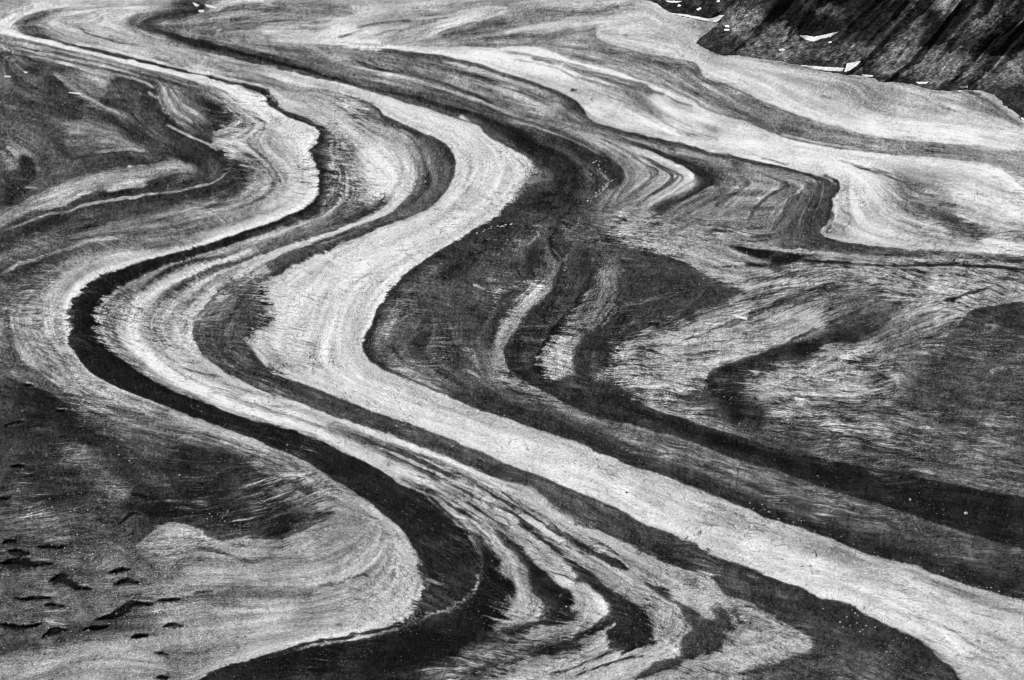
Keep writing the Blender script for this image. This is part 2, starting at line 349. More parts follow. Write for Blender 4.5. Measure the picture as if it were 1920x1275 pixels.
# --- folded strips right of centre
S("b:300,215 600,290 700,345 850,400 1000,430 1200,480 1400,540 1594,600 c:200,570 350,620 500,680 700,730 850,745 1000,760", [140, 150, 165, 160, 150, 160, 165, 165, 160, 160, 150, 140], 1.8)
S("b:820,335 870,370 960,405 1200,450 1400,510 1594,580 c:150,520 250,570 400,620 480,650", [60, 45, 60, 80, 75, 75, 60, 60, 70, 80], [2, 2.5, 1.6, 1.5, 1.5, 1.5, 1.8, 2, 1.8, 1.5])
S("b:930,350 980,390", 70, 1.3)
S("b:0,250 300,300 550,350 800,430 1100,500 1400,590", 95, 4)
S("b:600,420 900,500 1200,560 1500,650", 70, 3)
S("c:0,560 200,620 400,690 600,750", 80, 4)
S("c:450,700 650,760 800,810", 120, 1.2)
S("b:0,225 200,240 450,250", 120, 3)
S("b:550,300 900,320 1300,400 1594,470", 112, 6)
S("c:100,380 400,480 650,560 800,640", 118, 10)
S("c:300,560 600,660 800,700", 122, 5)
S("c:880,620 950,700", 70, 4)
E("b:350,235 500,255 700,265 1000,285 1250,313 1450,350 1594,380 c:150,345 300,380 420,420 550,460 680,500 800,550 880,590 930,640 960,690 1000,730 1150,775 1300,810 1450,840 1594,875 d:200,730 400,770 600,810 800,860 900,885 980,920 h:955,125 925,180 915,225 905,290 865,340 900,370 1000,395 1200,418 1400,432 1600,440 1836,458 1950,470",
  [120, 110, 90, 70, 65, 62, 70, 65, 72, 75, 72, 70, 65, 58, 55, 45, 48, 60, 75, 85, 88, 90, 90],
  [195, 205, 210, 210, 210, 215, 205, 210, 205, 205, 210, 210, 210, 200, 205, 195, 200, 200, 205, 215, 215])
S("c:700,560 800,610 900,690", 85, 3)
S("c:900,780 1100,800 1300,850 1500,910 d:100,740 250,770 450,810", [125, 120, 118, 115, 115, 118, 120], 3)
S("h:500,30 650,60 800,90 850,130", 110, 5)
S("c:800,760 1000,820 1150,870 1300,915 1450,980 1565,1045 h:220,105 120,160 0,235 g:1350,270 1250,320 1170,380", [130, 150, 175, 185, 195, 205, 200, 190, 180, 160, 145, 135], [1.5, 2, 2.2, 2.4, 2.6, 3, 3, 3, 3, 3, 4, 5])
S("c:1050,780 1200,840 1400,920 1594,1010 h:280,55 335,90 348,112 300,140 180,190 80,235 g:1480,270 1370,300 1250,340", [95, 75, 55, 48, 44, 36, 36, 48, 50, 55, 50, 60, 80], [1.2, 1.6, 2, 2.6, 3, 4, 4, 3.5, 3, 3.5, 3.5, 3, 2])
S("c:1000,840 1150,910 1300,980 1380,1030 1330,1080 1230,1150 1150,1220", [110, 80, 85, 75, 80, 85, 90], 1.3)
S("c:1180,900 1320,960 1430,1030 1400,1080 1300,1150", [140, 140, 150, 150, 140], 1.4)
S("c:1250,920 1380,980 1460,1030 1470,1060 1410,1120 1300,1190 1220,1270", [100, 80, 75, 72, 80, 85, 100], 1.2)
S("c:1350,970 1480,1030 1500,1060 1400,1150", [110, 85, 85, 95], 1)
S("c:1100,900 1180,980 1200,1060 1150,1120", 105, 6)
S("g:1150,160 1100,250 1050,350", 95, 7)
S("c:1420,1160 1300,1240 g:1210,270", 130, 3)
S("h:400,60 510,88 540,112 480,160 430,200 370,260", 150, 1.6)
S("h:380,72 490,95 512,118 460,160 400,195 350,240", 90, 1.3)
S("h:350,130 280,180 200,220 120,290", [125, 120, 125, 115], 5)
S("h:560,60 680,100 708,120 640,160 560,225 525,290 520,330", [110, 80, 72, 72, 75, 85, 95], 1.4)
S("h:620,90 665,120 600,165 545,215", 150, 1.5)
S("h:700,90 760,112 775,140 710,190 680,240 620,310", [140, 150, 150, 140, 130, 120], 1.8)
S("h:740,100 790,130 730,190 690,270 660,330", [95, 80, 82, 85, 85], 1.6)
S("h:820,110 830,170 790,250 760,330 740,380", [82, 74, 70, 70, 80], 7)
S("h:895,115 890,190 860,270 830,340 860,390", [55, 52, 55, 58, 66], 5)
S("h:1000,440 1200,450 1400,455 1600,462 1836,475", 88, 3)
S("h:930,300 960,320 900,330", 150, 4)
# --- band under the folds
S("g:1594,130 1500,190", 170, 3)
S("g:1594,450 1400,470 1300,400 1250,360", [140, 130, 130, 120], 7)
S("g:1550,330 1450,420", 95, 5)
S("h:0,370 150,385 300,420 450,460 600,500", 145, 8)
S("h:250,370 400,400 500,415 650,410", 120, 4)
S("h:430,410 520,432 580,450 620,448", [80, 40, 26, 30], [1.5, 3, 4, 3])
S("h:640,478 700,475 755,468", 28, 4)
S("h:480,490 560,502 640,510", [60, 36, 55], 2)
S("h:640,520 740,550", 70, 3)
S("h:760,475 900,488 1100,503 1300,505 1500,500 1650,508 1836,525 1950,530", [38, 42, 50, 40, 44, 40, 36, 32], 1.3)
S("h:750,430 900,450 1100,465 1300,478 1500,480", 128, 2.5)
S("h:1600,480 1836,500", 100, 3)
S("h:700,500 900,510 1200,525 1500,520 1836,560", 118, 4)
S("h:800,560 1100,560 1400,570 1600,590 1836,620", 132, 5)
S("h:1200,600 1400,640 1500,660", 140, 4)
S("h:1440,682 1500,660 1580,635 1650,620 1720,590", [40, 34, 40, 55, 80], 2)
S("h:1560,715 1500,690 1430,680", 190, 1.5)
S("h:1650,660 1750,640 1836,625", 130, 4)
S("h:1700,560 1836,590", 90, 4)
E("h:1950,670 1836,682 1700,692 1600,712 1560,740 1520,790 1480,840 1400,868", [120, 130, 140, 130, 115, 95, 80], [46, 46, 44, 46, 48, 52, 66])
S("h:1600,800 1700,780 1836,760", 50, 14)
S("h:1500,900 1650,900 1836,900", 60, 14)
S("h:1400,950 1600,1000 1836,1020", 62, 12)
S("h:1680,1010 1740,990", 105, 4)
S("h:1300,1100 1500,1130 1700,1150 1836,1200", 66, 14)
S("h:1250,930 1350,900", 82, 5)
S("h:450,600 600,560 800,540", 118, 6)
S("h:500,660 700,600 900,580", 108, 5)
S("h:640,720 750,660 950,620 1150,600", 95, 5)
S("h:900,720 1000,660 1150,640 1300,670", [88, 96, 105, 110], 5)
S("h:960,740 1100,700 1250,690", 80, 4)
S("h:1180,790 1300,740 1400,700 1500,720", [95, 118, 120, 128], 7)
S("h:450,740 510,760", 215, 2)
S("h:300,740 420,700 520,680", 125, 6)
S("h:150,855 240,825 330,800 400,835", 148, 6)
S("h:30,870 100,850", 115, 5)
S("h:580,872 700,830 790,790 850,760", 150, 6)
S("h:660,752 760,720", 135, 3)
S("h:250,900 400,880 500,900 550,930", 132, 6)
S("h:450,820 550,780", 95, 6)
S("h:50,1020 200,1030 300,1055 200,1080 60,1090", 132, 6)
S("h:0,930 60,920", 85, 5)
S("h:100,960 300,980 400,960", 120, 5)
S("h:1190,760 1120,805 1030,835 900,870 800,905 700,930 560,960 450,1000 360,1040 330,1090", [60, 42, 36, 60, 42, 55, 38, 45, 40, 38], [2, 5, 7, 5, 5, 5, 6, 8, 10, 12])
S("h:400,1060 420,1120 430,1180 480,1230", [45, 38, 36, 36], 8)
S("h:300,1120 250,1150 180,1140", [60, 80, 95], 6)
S("h:60,1120 150,1130", 100, 5)
S("h:880,890 960,900 920,960 850,1010", 138, 8)
S("h:730,990 640,1060 560,1080", [120, 128, 135], 5)
S("h:870,1045 940,1060 1060,1075", 165, 4)
S("h:560,1130 700,1120 900,1130 1100,1110", 128, 6)
S("h:740,1140 790,1145", 215, 1.6)
S("h:1000,960 1200,980 1250,1060", 100, 12)
S("h:1100,870 1000,940", 122, 5)
S("h:600,1200 900,1200 1150,1200", 90, 10)
S("l:400,180 520,200 600,250", 110, 8)
S("l:200,190 300,260", 74, 8)
S("l:600,320 900,380 1150,440", 84, 8)
S("l:650,390 850,430 1000,470 1150,505", 105, 2)
S("l:700,100 900,200 1150,280", 66, 14)
S("l:60,160 20,230", 55, 5)
S("k:300,120 500,190 700,255 900,320 1109,400 l:200,390 350,440 500,490 650,530 800,575 1000,620 1150,650", [34, 32, 28, 26, 24, 26, 28, 28, 30], 6)
# --- upper white bands and the grey band between them
E("b:700,262 1000,272 1594,283 c:200,280 400,284 650,280 750,308 850,350 1000,390 1150,430 1250,470 1350,505 1450,540 1594,600 d:150,440 250,510 350,560 500,600 600,640 700,680 850,720 1000,745 1300,775 1600,800 1750,825 1850,880 1920,935 2000,980",
  [220, 222, 215, 222, 225, 222, 215, 210, 205, 208, 212, 222, 215, 215, 218, 220], [175, 150, 150, 130, 120, 112, 112, 110, 112, 110, 108, 100, 110, 112, 120, 130])
E("c:1020,172 1008,215 1075,258 1200,290 1350,330 1594,370 d:150,290 240,325 320,385 450,430 600,500 750,560 900,610 1100,660 1300,700 1500,715 1700,725 1920,760 2000,780", [98, 100, 102, 106, 108, 105, 110, 125, 130], [170, 190, 205, 212, 205, 212, 205, 200, 195, 200, 215, 200])
S("c:1250,360 1400,420 1500,480", 105, 10)
S("d:350,480 600,600 800,650 1000,690 1300,740 1700,780 1900,830", [95, 95, 98, 105, 115, 120, 125], 6)
S("d:540,600 650,650 750,690 900,725", [110, 80, 80, 90], 1.2)
S("d:700,670 900,715 1100,745", 185, 1)
S("c:0,300 200,310 500,330 700,400 900,440", 215, 4)
S("c:620,350 680,360 750,378 812,375", 98, 2.4)
S("c:450,310 600,330 850,380 1000,420 1080,440", 135, 1.2)
S("c:820,385 930,425 1080,455 1180,485 1300,515 1350,545 1420,555", [130, 115, 100, 100, 100, 95, 110], [1, 1.5, 2.5, 4, 5, 5, 3])
S("c:1430,570 1500,610 1594,640", 140, 1.5)
S("c:500,350 650,380 800,415 900,470 1050,500", 145, 1)
S("c:860,540 900,538", 70, 1)
S("c:980,590 995,598", 80, 1)
S("c:900,480 1050,540 1200,590 1280,640 1350,690 1450,760 1594,810", [170, 150, 130, 110, 130, 140, 140], [1, 1, 1.5, 2, 3, 2, 1.5])
S("c:950,640 1100,680 1300,760 1500,820", 222, 8)
S("c:1350,560 1500,660", 215, 4)
S("d:100,620 200,660 300,680", 120, 1.3)
S("d:300,630 380,650", 150, 3)
S("d:400,700 700,720", 236, 4)
S("d:150,520 350,600 500,640", 215, 5)
S("d:600,790 900,830 1000,870", 212, 6)
S("d:1050,820 1150,850 1310,872", [130, 85, 90], 1.1)
S("d:980,795 1150,850 1250,885 1340,915", [130, 80, 75, 80], 1.3)
S("d:1020,910 1000,990", 190, 3)
S("h:1260,105 1275,150 1340,175 1420,180", [95, 105, 115, 140], [3, 8, 7, 4])
S("h:1265,205 1330,230 1420,260 1500,300 1580,340 1680,365", [95, 88, 86, 88, 92, 100], [4, 6, 7, 9, 9, 6])
S("h:1230,95 1280,120 1300,160 1270,190 1300,225", 84, 1.6)
S("h:1300,140 1380,170 1430,182", 92, 1.4)
S("h:1290,205 1400,262 1480,300 1580,345 1700,372", 78, 1.8)
S("h:1420,212 1470,213 1520,222", 84, 2.6)
S("h:1100,30 1180,60 1260,90", 88, 1)
S("h:1500,255 1640,300 1836,330", 195, 2)
S("h:1380,320 1440,340", 150, 4)
S("h:1700,372 1780,380 1836,385", 110, 3)
S("h:1640,378 1750,400 1836,425", 220, 3)
S("h:1500,150 1650,200 1800,260", 212, 14)
S("h:1050,180 1100,300 1200,350", 215, 12)
S("d:600,400 750,480 900,560 1200,640 1500,650 1800,720", [200, 205, 215, 220, 220, 200], 10)
S("d:920,390 1040,410 1090,440 1130,500 1190,535 1260,560", [160, 135, 125, 120, 125, 150], [3, 4, 6, 5, 4, 3])
S("d:900,480 1000,500", 150, 2)
S("d:1150,420 1300,480 1500,510 1700,560", 168, 5)
S("d:1400,480 1550,560", 145, 3)
S("d:1650,470 1750,520 1850,580 1920,630", [120, 125, 150, 170], 4)
S("d:380,285 600,310 800,350 1000,380 1300,420 1500,465", [190, 195, 185, 175, 165, 165], 4)
S("d:1300,580 1700,620 1920,660", 195, 4)
# --- far top
S("b:0,-80 1594,-80", 165, 8)
S("c:0,-80 1594,-80", 165, 8)
S("b:50,75 200,45 500,50 700,72 850,92", 118, 4)
S("b:150,10 300,5 500,10", 135, 3)
S("b:0,100 60,60 130,40 140,55 60,70", [100, 90, 90, 80, 110], 1.2)
S("b:0,185 150,145 400,112 600,125", 118, 4)
S("b:200,90 500,80", 140, 2)
S("b:300,195 450,165 700,125 900,95 1000,85", [200, 205, 205, 195, 180], 4)
S("b:400,205 700,230 1000,258", 205, 4)
S("b:560,145 720,118", 120, 1.2)
S("b:600,190 650,180", 120, 1)
S("b:1000,30 1300,40 1594,20", 168, 6)
S("b:850,162 950,148 1080,132 1190,125", 92, 1.7)
S("b:740,222 800,212 850,190 900,180", 105, 1.3)
S("b:955,218 1030,190 1110,168", 100, 1.4)
S("b:850,235 1000,222 1100,190", 190, 1.5)
S("b:1080,240 1150,190 1300,160 1450,140", 128, 6)
S("b:1250,210 1320,170 1450,130 1594,90", [170, 180, 180, 180], 3)
S("c:80,215 130,190 250,165 400,145 520,140", [120, 102, 98, 98, 100], [2, 5, 6, 6, 4])
S("c:150,220 300,200 440,185", 110, 5)
S("c:200,125 350,110 480,60 420,40 300,50", 178, 1.6)
S("c:500,100 650,75 900,85 1100,60 1230,35", [112, 105, 105, 112, 120], 5)
S("c:480,205 560,175 700,152 900,132 1100,120 1250,90", [160, 190, 190, 180, 180, 180], 4)
S("c:560,130 750,110 1000,100", 120, 3)
S("c:0,245 300,240 600,225 800,205 980,185", [130, 118, 105, 98, 98], 4)
S("c:250,260 600,260 900,250", 125, 3)
S("c:700,20 1000,10", 165, 6)
S("c:1150,150 1300,130 1450,180 1594,250", 185, 6)
S("c:1170,200 1200,220", 150, 2)
S("d:0,60 150,130 250,180 240,230", 178, 8)
S("d:60,15 130,55 250,95", 195, 3)
S("d:250,120 350,125 450,130", 135, 3)
S("a:1594,200 1400,190 1280,165 1300,140 1450,110 1594,100", [150, 150, 145, 140, 140, 140], 2)
S("a:1100,150 1150,130 1300,100 1450,80", 120, 3)
S("a:1000,130 970,160 1100,200 1400,265", 100, 4)
S("a:1240,40 1400,40 1420,60", [150, 110, 100], 1)
S("a:1300,60 1400,20 1500,0", 140, 3)
# --- left middle strips
S("e:1050,85 950,125 850,160 750,180 620,205 560,205 450,240 350,280 200,320 100,370 0,410", [50, 48, 46, 42, 42, 46, 46, 50, 60, 60, 64], [4, 4, 4, 3, 3.5, 4, 4, 4, 2, 2, 2])  # dark strip; the cliff's shaded face is painted in with it
S("e:560,185 520,190 460,215 380,260 300,285 200,300", [158, 165, 150, 130, 125, 110], 2.5)  # sunlit top of the cliff, painted pale
S("e:880,150 750,160 640,175", 128, 3)
S("e:895,200 850,212 790,228 740,225 640,240 600,250 500,272 430,300 380,315 300,320 200,355 0,430", [170, 150, 160, 140, 145, 145, 120, 130, 145, 150, 125, 125], 1.5)
S("e:1420,120 1300,170 1150,200 1000,215 900,235 750,290 650,310", 46, 6)
S("e:1050,250 850,290 600,330 450,345 400,345", [52, 50, 55, 55, 50], 5)
S("e:420,340 330,362 240,395 150,430 60,470 0,495", [42, 40, 42, 46, 52, 56], 4)
S("e:1594,130 1500,180 1450,230 1300,270 1100,310 900,355", [140, 135, 125, 118, 112, 110], 4)
S("e:1594,260 1400,320 1200,370 1000,420 800,430", [128, 115, 108, 100, 90], 5)
S("e:900,365 700,390 500,430 350,460 200,500 0,570", [118, 115, 110, 110, 105, 100], 4)
S("e:850,425 700,440 550,460 380,490 200,540 60,615 0,645", 75, 1.5)
S("e:700,460 550,480 400,530 250,575 150,610 50,655 0,690", [120, 155, 125, 115, 120, 150, 130], 2.2)
S("e:850,480 700,475 550,515 400,560 300,590 150,650 50,705 0,730", [85, 80, 72, 66, 58, 55, 55, 58], 3)
S("e:1200,480 1000,500 850,510 700,510", [135, 120, 115, 105], 4)
S("e:700,540 500,600 350,680 250,770 180,850", [140, 138, 128, 118, 122], 4)
S("e:350,620 200,700 80,790 0,840", [88, 85, 80, 78], 5)
S("e:880,570 700,590 520,640 420,710 330,800 290,900 290,1000 340,1100 430,1210 500,1290", [185, 180, 170, 168, 168, 165, 165, 162, 155, 145], 5)
S("e:850,600 650,660 520,705 430,780 390,880 380,960 390,1060 440,1170", 198, 2)
S("e:230,900 200,1000 250,1080 330,1180 400,1270", 132, 5)
S("e:100,850 90,950 130,1060 200,1160 260,1270", 118, 5)
S("e:20,900 10,1000 40,1120 80,1250", 88, 5)
# --- lower left
S("i:60,50 100,130 180,200 300,280 450,350 620,390", [100, 105, 112, 112, 105, 98], 8)
S("i:0,100 60,180 150,230 280,300", [88, 82, 85, 88], 6)
S("i:240,120 330,200 450,260 600,320", [150, 145, 128, 115], 3)
S("i:600,385 800,440 950,495 1050,545 j:100,425 250,505 380,560", [104, 110, 105, 112, 120, 138, 150], 5)
S("i:380,370 440,400", 112, 6)
S("i:80,225 130,250 180,270 270,330", [60, 52, 50, 38], 3)
S("i:20,210 60,215", 50, 2)
S("i:50,300 0,340", 80, 6)
S("i:50,370 180,370 300,410 400,440", [60, 56, 62, 72], 8)
S("i:250,455 300,455", 112, 3)
S("i:0,450 100,500 200,520", 68, 8)
S("i:600,470 720,490 850,530 880,600", [68, 58, 60, 66], 12)
S("i:430,480 480,560 600,590", 76, 10)
S("i:960,560 1020,580 1080,640", [90, 92, 100], 8)
S("i:370,540 400,590 450,620", 110, 3)
S("i:460,615 500,625 560,635", 20, 2.5)
S("i:580,640 740,645", 100, 2)
S("i:300,600 200,620 100,610", 66, 8)
S("i:450,655 560,685 650,682 740,690 800,700 850,735 960,758 1020,740 1040,705", [58, 45, 42, 45, 48, 52, 50, 42, 50], 4)
S("i:900,650 1000,660", 66, 8)
S("j:30,500 120,480 200,500", 78, 5)
E("i:490,790 530,755 580,722 640,716 690,735 740,765 800,775 900,775 1000,770 1060,750 1133,715 j:80,655 180,612 270,605", [120, 140, 150, 152, 155, 158, 155, 155, 150], [80, 68, 60, 62, 60, 58, 66, 80, 110])
S("i:560,770 620,780 660,770", 148, 6)
S("i:700,850 650,850 600,900", 120, 6)
S("i:680,805 780,820 830,840 900,860", [90, 62, 80, 85], 2.5)
S("i:900,855 1000,850 1080,855", 118, 3)
S("i:850,810 1000,820 1110,780", 158, 5)
S("i:650,900 800,905 1000,900 1120,880 j:150,790", 150, 7)
S("i:690,965 760,960", 60, 1.5)
S("i:760,965 850,965 950,975 1050,965 1133,948 j:100,895 200,885", [100, 88, 80, 85, 95, 90, 90], 3.5)
S("i:740,990 850,1000", 100, 5)
S("j:200,885 290,872 350,850 410,830 430,800", [80, 85, 90, 95, 120], 2.5)
S("j:200,690 250,650 340,660", [110, 115, 130], 4)
S("i:700,1050 850,1040 1000,1030 1120,1010 j:200,950 400,900 500,820 540,720", [145, 155, 160, 160, 160, 158, 158, 165], 8)
S("j:300,760 400,700 440,640", 140, 6)
S("j:100,1040 300,1040 450,1010 550,960 580,880 560,800 540,700", [160, 175, 178, 182, 185, 185, 180], 5)
S("j:0,1080 150,1060", 160, 5)
S("i:850,1150 1000,1130 1133,1100", 170, 4)
S("i:0,1250 80,1215 200,1185 330,1165 500,1160 650,1130 800,1110", [150, 155, 150, 148, 140, 140, 145], 6)
S("i:150,1270 300,1230 450,1220 600,1240", [140, 150, 135, 110], 8)
S("i:540,1180 600,1185 680,1200 730,1180", 92, 5)
S("i:760,1180 850,1160", 130, 5)
S("i:0,700 60,740 150,760 250,780", 92, 8)
S("i:100,690 160,690 200,700", 115, 5)
S("i:200,820 280,840 330,880 380,830", 98, 10)
S("i:430,800 500,860 560,930", 96, 8)
S("i:100,920 60,960 150,1000", 98, 6)
S("i:250,1000 350,980 500,960 600,960", 104, 8)
S("i:50,1050 200,1060 280,1030", 100, 6)
S("i:560,1050 700,1010", 125, 7)
S("i:200,1140 300,1100 450,1090 600,1090", [70, 70, 90, 110], 4)
S("i:0,1170 80,1150 150,1160", 85, 6)
# scarps: their shade is painted into the ice tone as dark strokes
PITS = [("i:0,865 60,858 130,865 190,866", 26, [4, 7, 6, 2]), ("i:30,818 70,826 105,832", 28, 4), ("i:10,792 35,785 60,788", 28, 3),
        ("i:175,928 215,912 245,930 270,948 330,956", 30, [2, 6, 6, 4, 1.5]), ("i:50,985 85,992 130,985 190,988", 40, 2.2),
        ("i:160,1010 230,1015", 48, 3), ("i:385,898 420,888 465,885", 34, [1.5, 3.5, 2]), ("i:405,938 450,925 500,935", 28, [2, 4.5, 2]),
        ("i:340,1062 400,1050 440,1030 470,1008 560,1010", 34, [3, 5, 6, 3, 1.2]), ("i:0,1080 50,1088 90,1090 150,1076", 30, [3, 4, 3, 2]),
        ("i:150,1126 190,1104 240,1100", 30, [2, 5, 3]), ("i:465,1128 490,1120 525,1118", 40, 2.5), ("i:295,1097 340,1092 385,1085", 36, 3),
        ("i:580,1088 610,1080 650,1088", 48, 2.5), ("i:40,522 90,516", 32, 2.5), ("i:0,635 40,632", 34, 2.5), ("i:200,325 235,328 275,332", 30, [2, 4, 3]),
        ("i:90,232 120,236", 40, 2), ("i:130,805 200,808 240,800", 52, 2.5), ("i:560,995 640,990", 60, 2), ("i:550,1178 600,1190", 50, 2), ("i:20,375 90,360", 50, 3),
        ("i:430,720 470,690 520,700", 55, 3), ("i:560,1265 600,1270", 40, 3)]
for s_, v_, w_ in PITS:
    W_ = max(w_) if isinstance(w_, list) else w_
    sc = VIEW[s_[0]][2]                                   # sunlit crest painted as a pale line along the upper rim
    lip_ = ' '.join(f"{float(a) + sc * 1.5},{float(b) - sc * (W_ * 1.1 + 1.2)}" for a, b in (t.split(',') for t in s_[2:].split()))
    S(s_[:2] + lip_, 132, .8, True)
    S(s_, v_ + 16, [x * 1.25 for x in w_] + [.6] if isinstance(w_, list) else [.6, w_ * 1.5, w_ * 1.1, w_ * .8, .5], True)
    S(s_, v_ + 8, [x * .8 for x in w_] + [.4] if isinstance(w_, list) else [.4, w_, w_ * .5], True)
# lower-right outside the frame
S("p:2000,700 2000,800", 64, 6)
S("p:-100,700 -100,1200", 85, 6)


# ---------------------------------------------------------------- second, closer reading
# bottom fan
F("z:60,0 200,0 420,20 520,90 640,165 760,240 900,310 1010,390 1090,430 1140,480 1080,560 980,640 900,690 300,690 400,640 560,560 700,450 560,330 440,220 300,110 170,30", 188, 3)
F("z:60,10 200,100 300,175 400,235 470,300 500,370 545,345 475,265 385,185 265,95 150,30", 108, 3)
F("z:300,20 420,70 520,130 640,200 740,255 860,320 940,370 900,390 800,330 700,280 560,200 440,120", 160, 3)
F("x:220,0 330,60 420,150 520,250 640,300 760,370 860,470 850,560 700,600 560,590 700,540 640,480 655,430 560,345 430,230 300,90 200,20", 208, 2)
F("x:150,100 240,110 330,190 390,270 400,340 440,420 480,490 440,545 330,580 260,520 320,420 310,350 265,290 220,200", 172, 3)
F("x:100,60 160,110 220,200 265,290 315,360 320,420 280,480 230,540 150,560 100,640 -40,760 -200,800 -400,850 -400,760 -200,640 -50,560 30,480 90,430 125,370 130,250 120,180", 30, 2)
F("x:200,20 300,90 370,160 430,230 500,290 560,345 630,385 655,430 630,480 700,535 600,585 480,600 400,640 300,640 200,650 100,680 250,610 380,570 450,545 480,490 440,420 400,340 390,270 330,190 240,110", 38, 2)
F("x:480,600 600,590 700,560 820,560 760,600 680,640 560,680 450,700 380,700 330,680 400,640", 135, 3)
F("x:0,740 150,690 300,690 420,720 500,770 350,800 200,850 0,896", 92, 4)
F("x:320,0 400,0 520,110 620,190 720,260 800,320 880,390 980,440 1060,500 1090,560 1080,640 1000,690 900,670 860,640 960,580 930,520 870,470 800,400 740,350 640,320 700,300 620,230 540,150 440,70", 45, 1.5)
F("x:850,510 850,580 760,640 700,680 720,700 650,730 560,770 480,765 400,745 450,715 560,690 640,665 680,635 760,595 830,555", 38, 1.2)
S("x:250,870 400,812 500,782 650,735 800,690 900,670", 172, 2)
S("x:350,890 500,842 620,795 800,742 1000,700", 150, 2)
S("x:0,870 150,830 300,790 400,770", 45, 1.6)
S("x:500,870 640,830 760,780 900,722 1090,700", 48, 1.6)
S("x:640,890 800,820 960,770 1090,760", 55, 1.6)
S("x:180,545 250,560 330,592", 165, 1.2)
S("x:700,680 860,600 900,560", 150, 1.4)
F("x:520,0 620,60 700,110 800,165 880,205 960,235 950,262 860,245 780,195 700,145 600,75", 46, 1)
S("x:470,0 600,90 700,150 760,190", 62, 1.2)
S("x:700,60 800,120 900,182 960,212", 80, .8)
S("x:340,0 440,70 530,140 620,210", 46, 1.6)
F("x:760,200 900,280 1000,330 1093,400 1093,480 980,430 880,370 800,310", 165, 3)
S("x:880,270 1000,330 1093,390", 190, 2)
F("y:0,270 120,330 180,390 240,430 330,480 380,560 420,600 350,655 250,660 190,640 190,600 160,550 130,490 60,440 0,400", 142, 3)
F("y:-60,390 0,400 60,440 130,490 160,550 190,600 190,650 130,700 60,710 -60,720", 45, 2)
F("y:130,330 240,340 270,380 320,440 360,455 440,500 500,535 560,545 520,475 600,490 640,530 655,570 690,570 670,610 620,640 600,690 580,730 480,750 400,790 330,830 250,850 130,890 80,890 200,800 300,770 350,740 350,660 420,600 380,560 330,470 240,420 180,380", 50, 1.6)
F("y:0,215 35,222 58,262 20,268 -10,250", 44, 1)
S("y:160,170 300,270 450,330 560,420 640,480", 165, 4)
S("y:60,300 130,330 200,350 280,350 400,420 500,460", 170, 1.5)
S("y:0,760 100,700 250,670", 48, 2)
S("y:60,850 150,800 300,780", 60, 3)
F("y:690,560 850,570 1000,620 1093,660 1093,720 900,770 760,800 620,830 500,850 380,860 420,790 580,735 620,645", 165, 4)
F("y:300,896 420,830 600,840 700,896", 140, 4)
F("y:760,820 930,780 1093,740 1200,760 1200,900 700,900", 68, 4)
S("y:0,190 60,260 150,300", 190, 1.4)
S("z:150,0 250,55 330,90 400,125 440,170 490,210 530,245", 46, [1.5, 1.8, 2.1, 2.8, 3.4, 3, 1.6], True)
S("z:250,40 350,95 420,150", 110, 1)
F("z:540,250 600,283 650,318 700,362 760,402 822,440 832,500 850,545 790,565 720,545 695,500 735,450 690,402 640,355 590,312", 46, 1.6)
S("z:225,0 330,60 430,112 520,165 600,215 680,257 760,288", 46, [1.2, 1.6, 1.8, 2.1, 2.2, 2.6, 3.4], True)
F("z:690,258 765,268 775,300 720,297", 46, 1)
S("z:400,125 480,182 560,225 640,265 700,300", 82, 1)
S("z:300,20 420,90 540,150 640,205 730,250", 100, .9)
S("z:500,170 600,235 680,290 760,340 860,400", 130, 1.2)
S("z:60,20 160,110 240,175 300,225 340,290", 62, 1.6)
S("z:150,70 260,140 340,195 400,250", 70, 1.2)
# central debris
S("q:400,650 520,590 600,520 660,480", 98, 2.2)
S("q:780,530 860,450 900,400", 96, 1.6)
S("q:840,320 770,420 700,520 680,600 720,680 760,715", 34, 2.6)
F("q:560,580 640,640 600,720 560,760 540,820 515,700 520,640", 40, 3)
F("q:860,430 1000,380 1010,500 960,600 860,620 800,560", 80, 4)
F("q:640,620 700,700 690,780 600,860 560,800 620,720", 84, 4)
S("q:200,700 350,640 450,600", 72, 2.5)
F("q:1010,290 1100,225 1200,210 1300,240 1344,330 1200,380 1100,440 1010,430", 104, 5)
F("q:1060,440 1200,400 1344,400 1344,560 1200,560 1100,520", 118, 5)
S("q:1000,560 1150,580 1300,680 1344,800", 52, 2.8)
S("q:940,60 990,110 1000,160 960,200", 46, 1.5)
S("q:870,40 910,90 900,160 860,220", 42, 1.5)
S("q:960,90 970,150 930,190", 82, 2)
S("q:390,-20 410,80 400,150 370,220", 150, .9)
S("q:440,-20 490,60 480,130 440,200 420,260", 125, 1)
S("q:500,-20 530,60 510,120 460,190 430,260", 140, 1)
S("q:540,0 570,60 560,110 520,170", 120, 1.4)
F("q:540,60 640,70 690,130 600,160 520,190 440,270 420,250 470,170", 105, 3)
S("r:330,260 260,340 220,430 200,480", 96, 1)
S("r:150,590 160,650 190,710", 108, 1)
S("r:60,710 130,740 200,780", 104, 1.6)
S("r:140,125 220,157", 150, .9)
F("r:640,140 700,100 640,200 560,280 500,340 470,400 440,440 380,520 350,580 345,660 300,640 310,580 370,440 420,360 500,250", 152, 1.5)
F("r:300,620 345,640 360,700 420,760 520,830 640,896 600,896 480,840 390,790 330,720", 112, 2)
S("r:900,150 870,240 810,330 740,420 670,500 620,570 572,650 575,720 620,800 700,860", 26, 2.2)
S("r:850,240 800,300 760,350 720,400", 76, 1)
S("r:620,520 650,500", 90, 1.2)
F("r:1000,60 1140,90 1170,160 1120,260 1040,360 1000,420 880,520 850,640 840,760 740,800 640,740 600,640 640,550 760,440 860,330 940,200", 98, 2)
F("r:620,570 740,500 900,490 860,560 840,700 740,790 660,760 608,680", 120, 3)
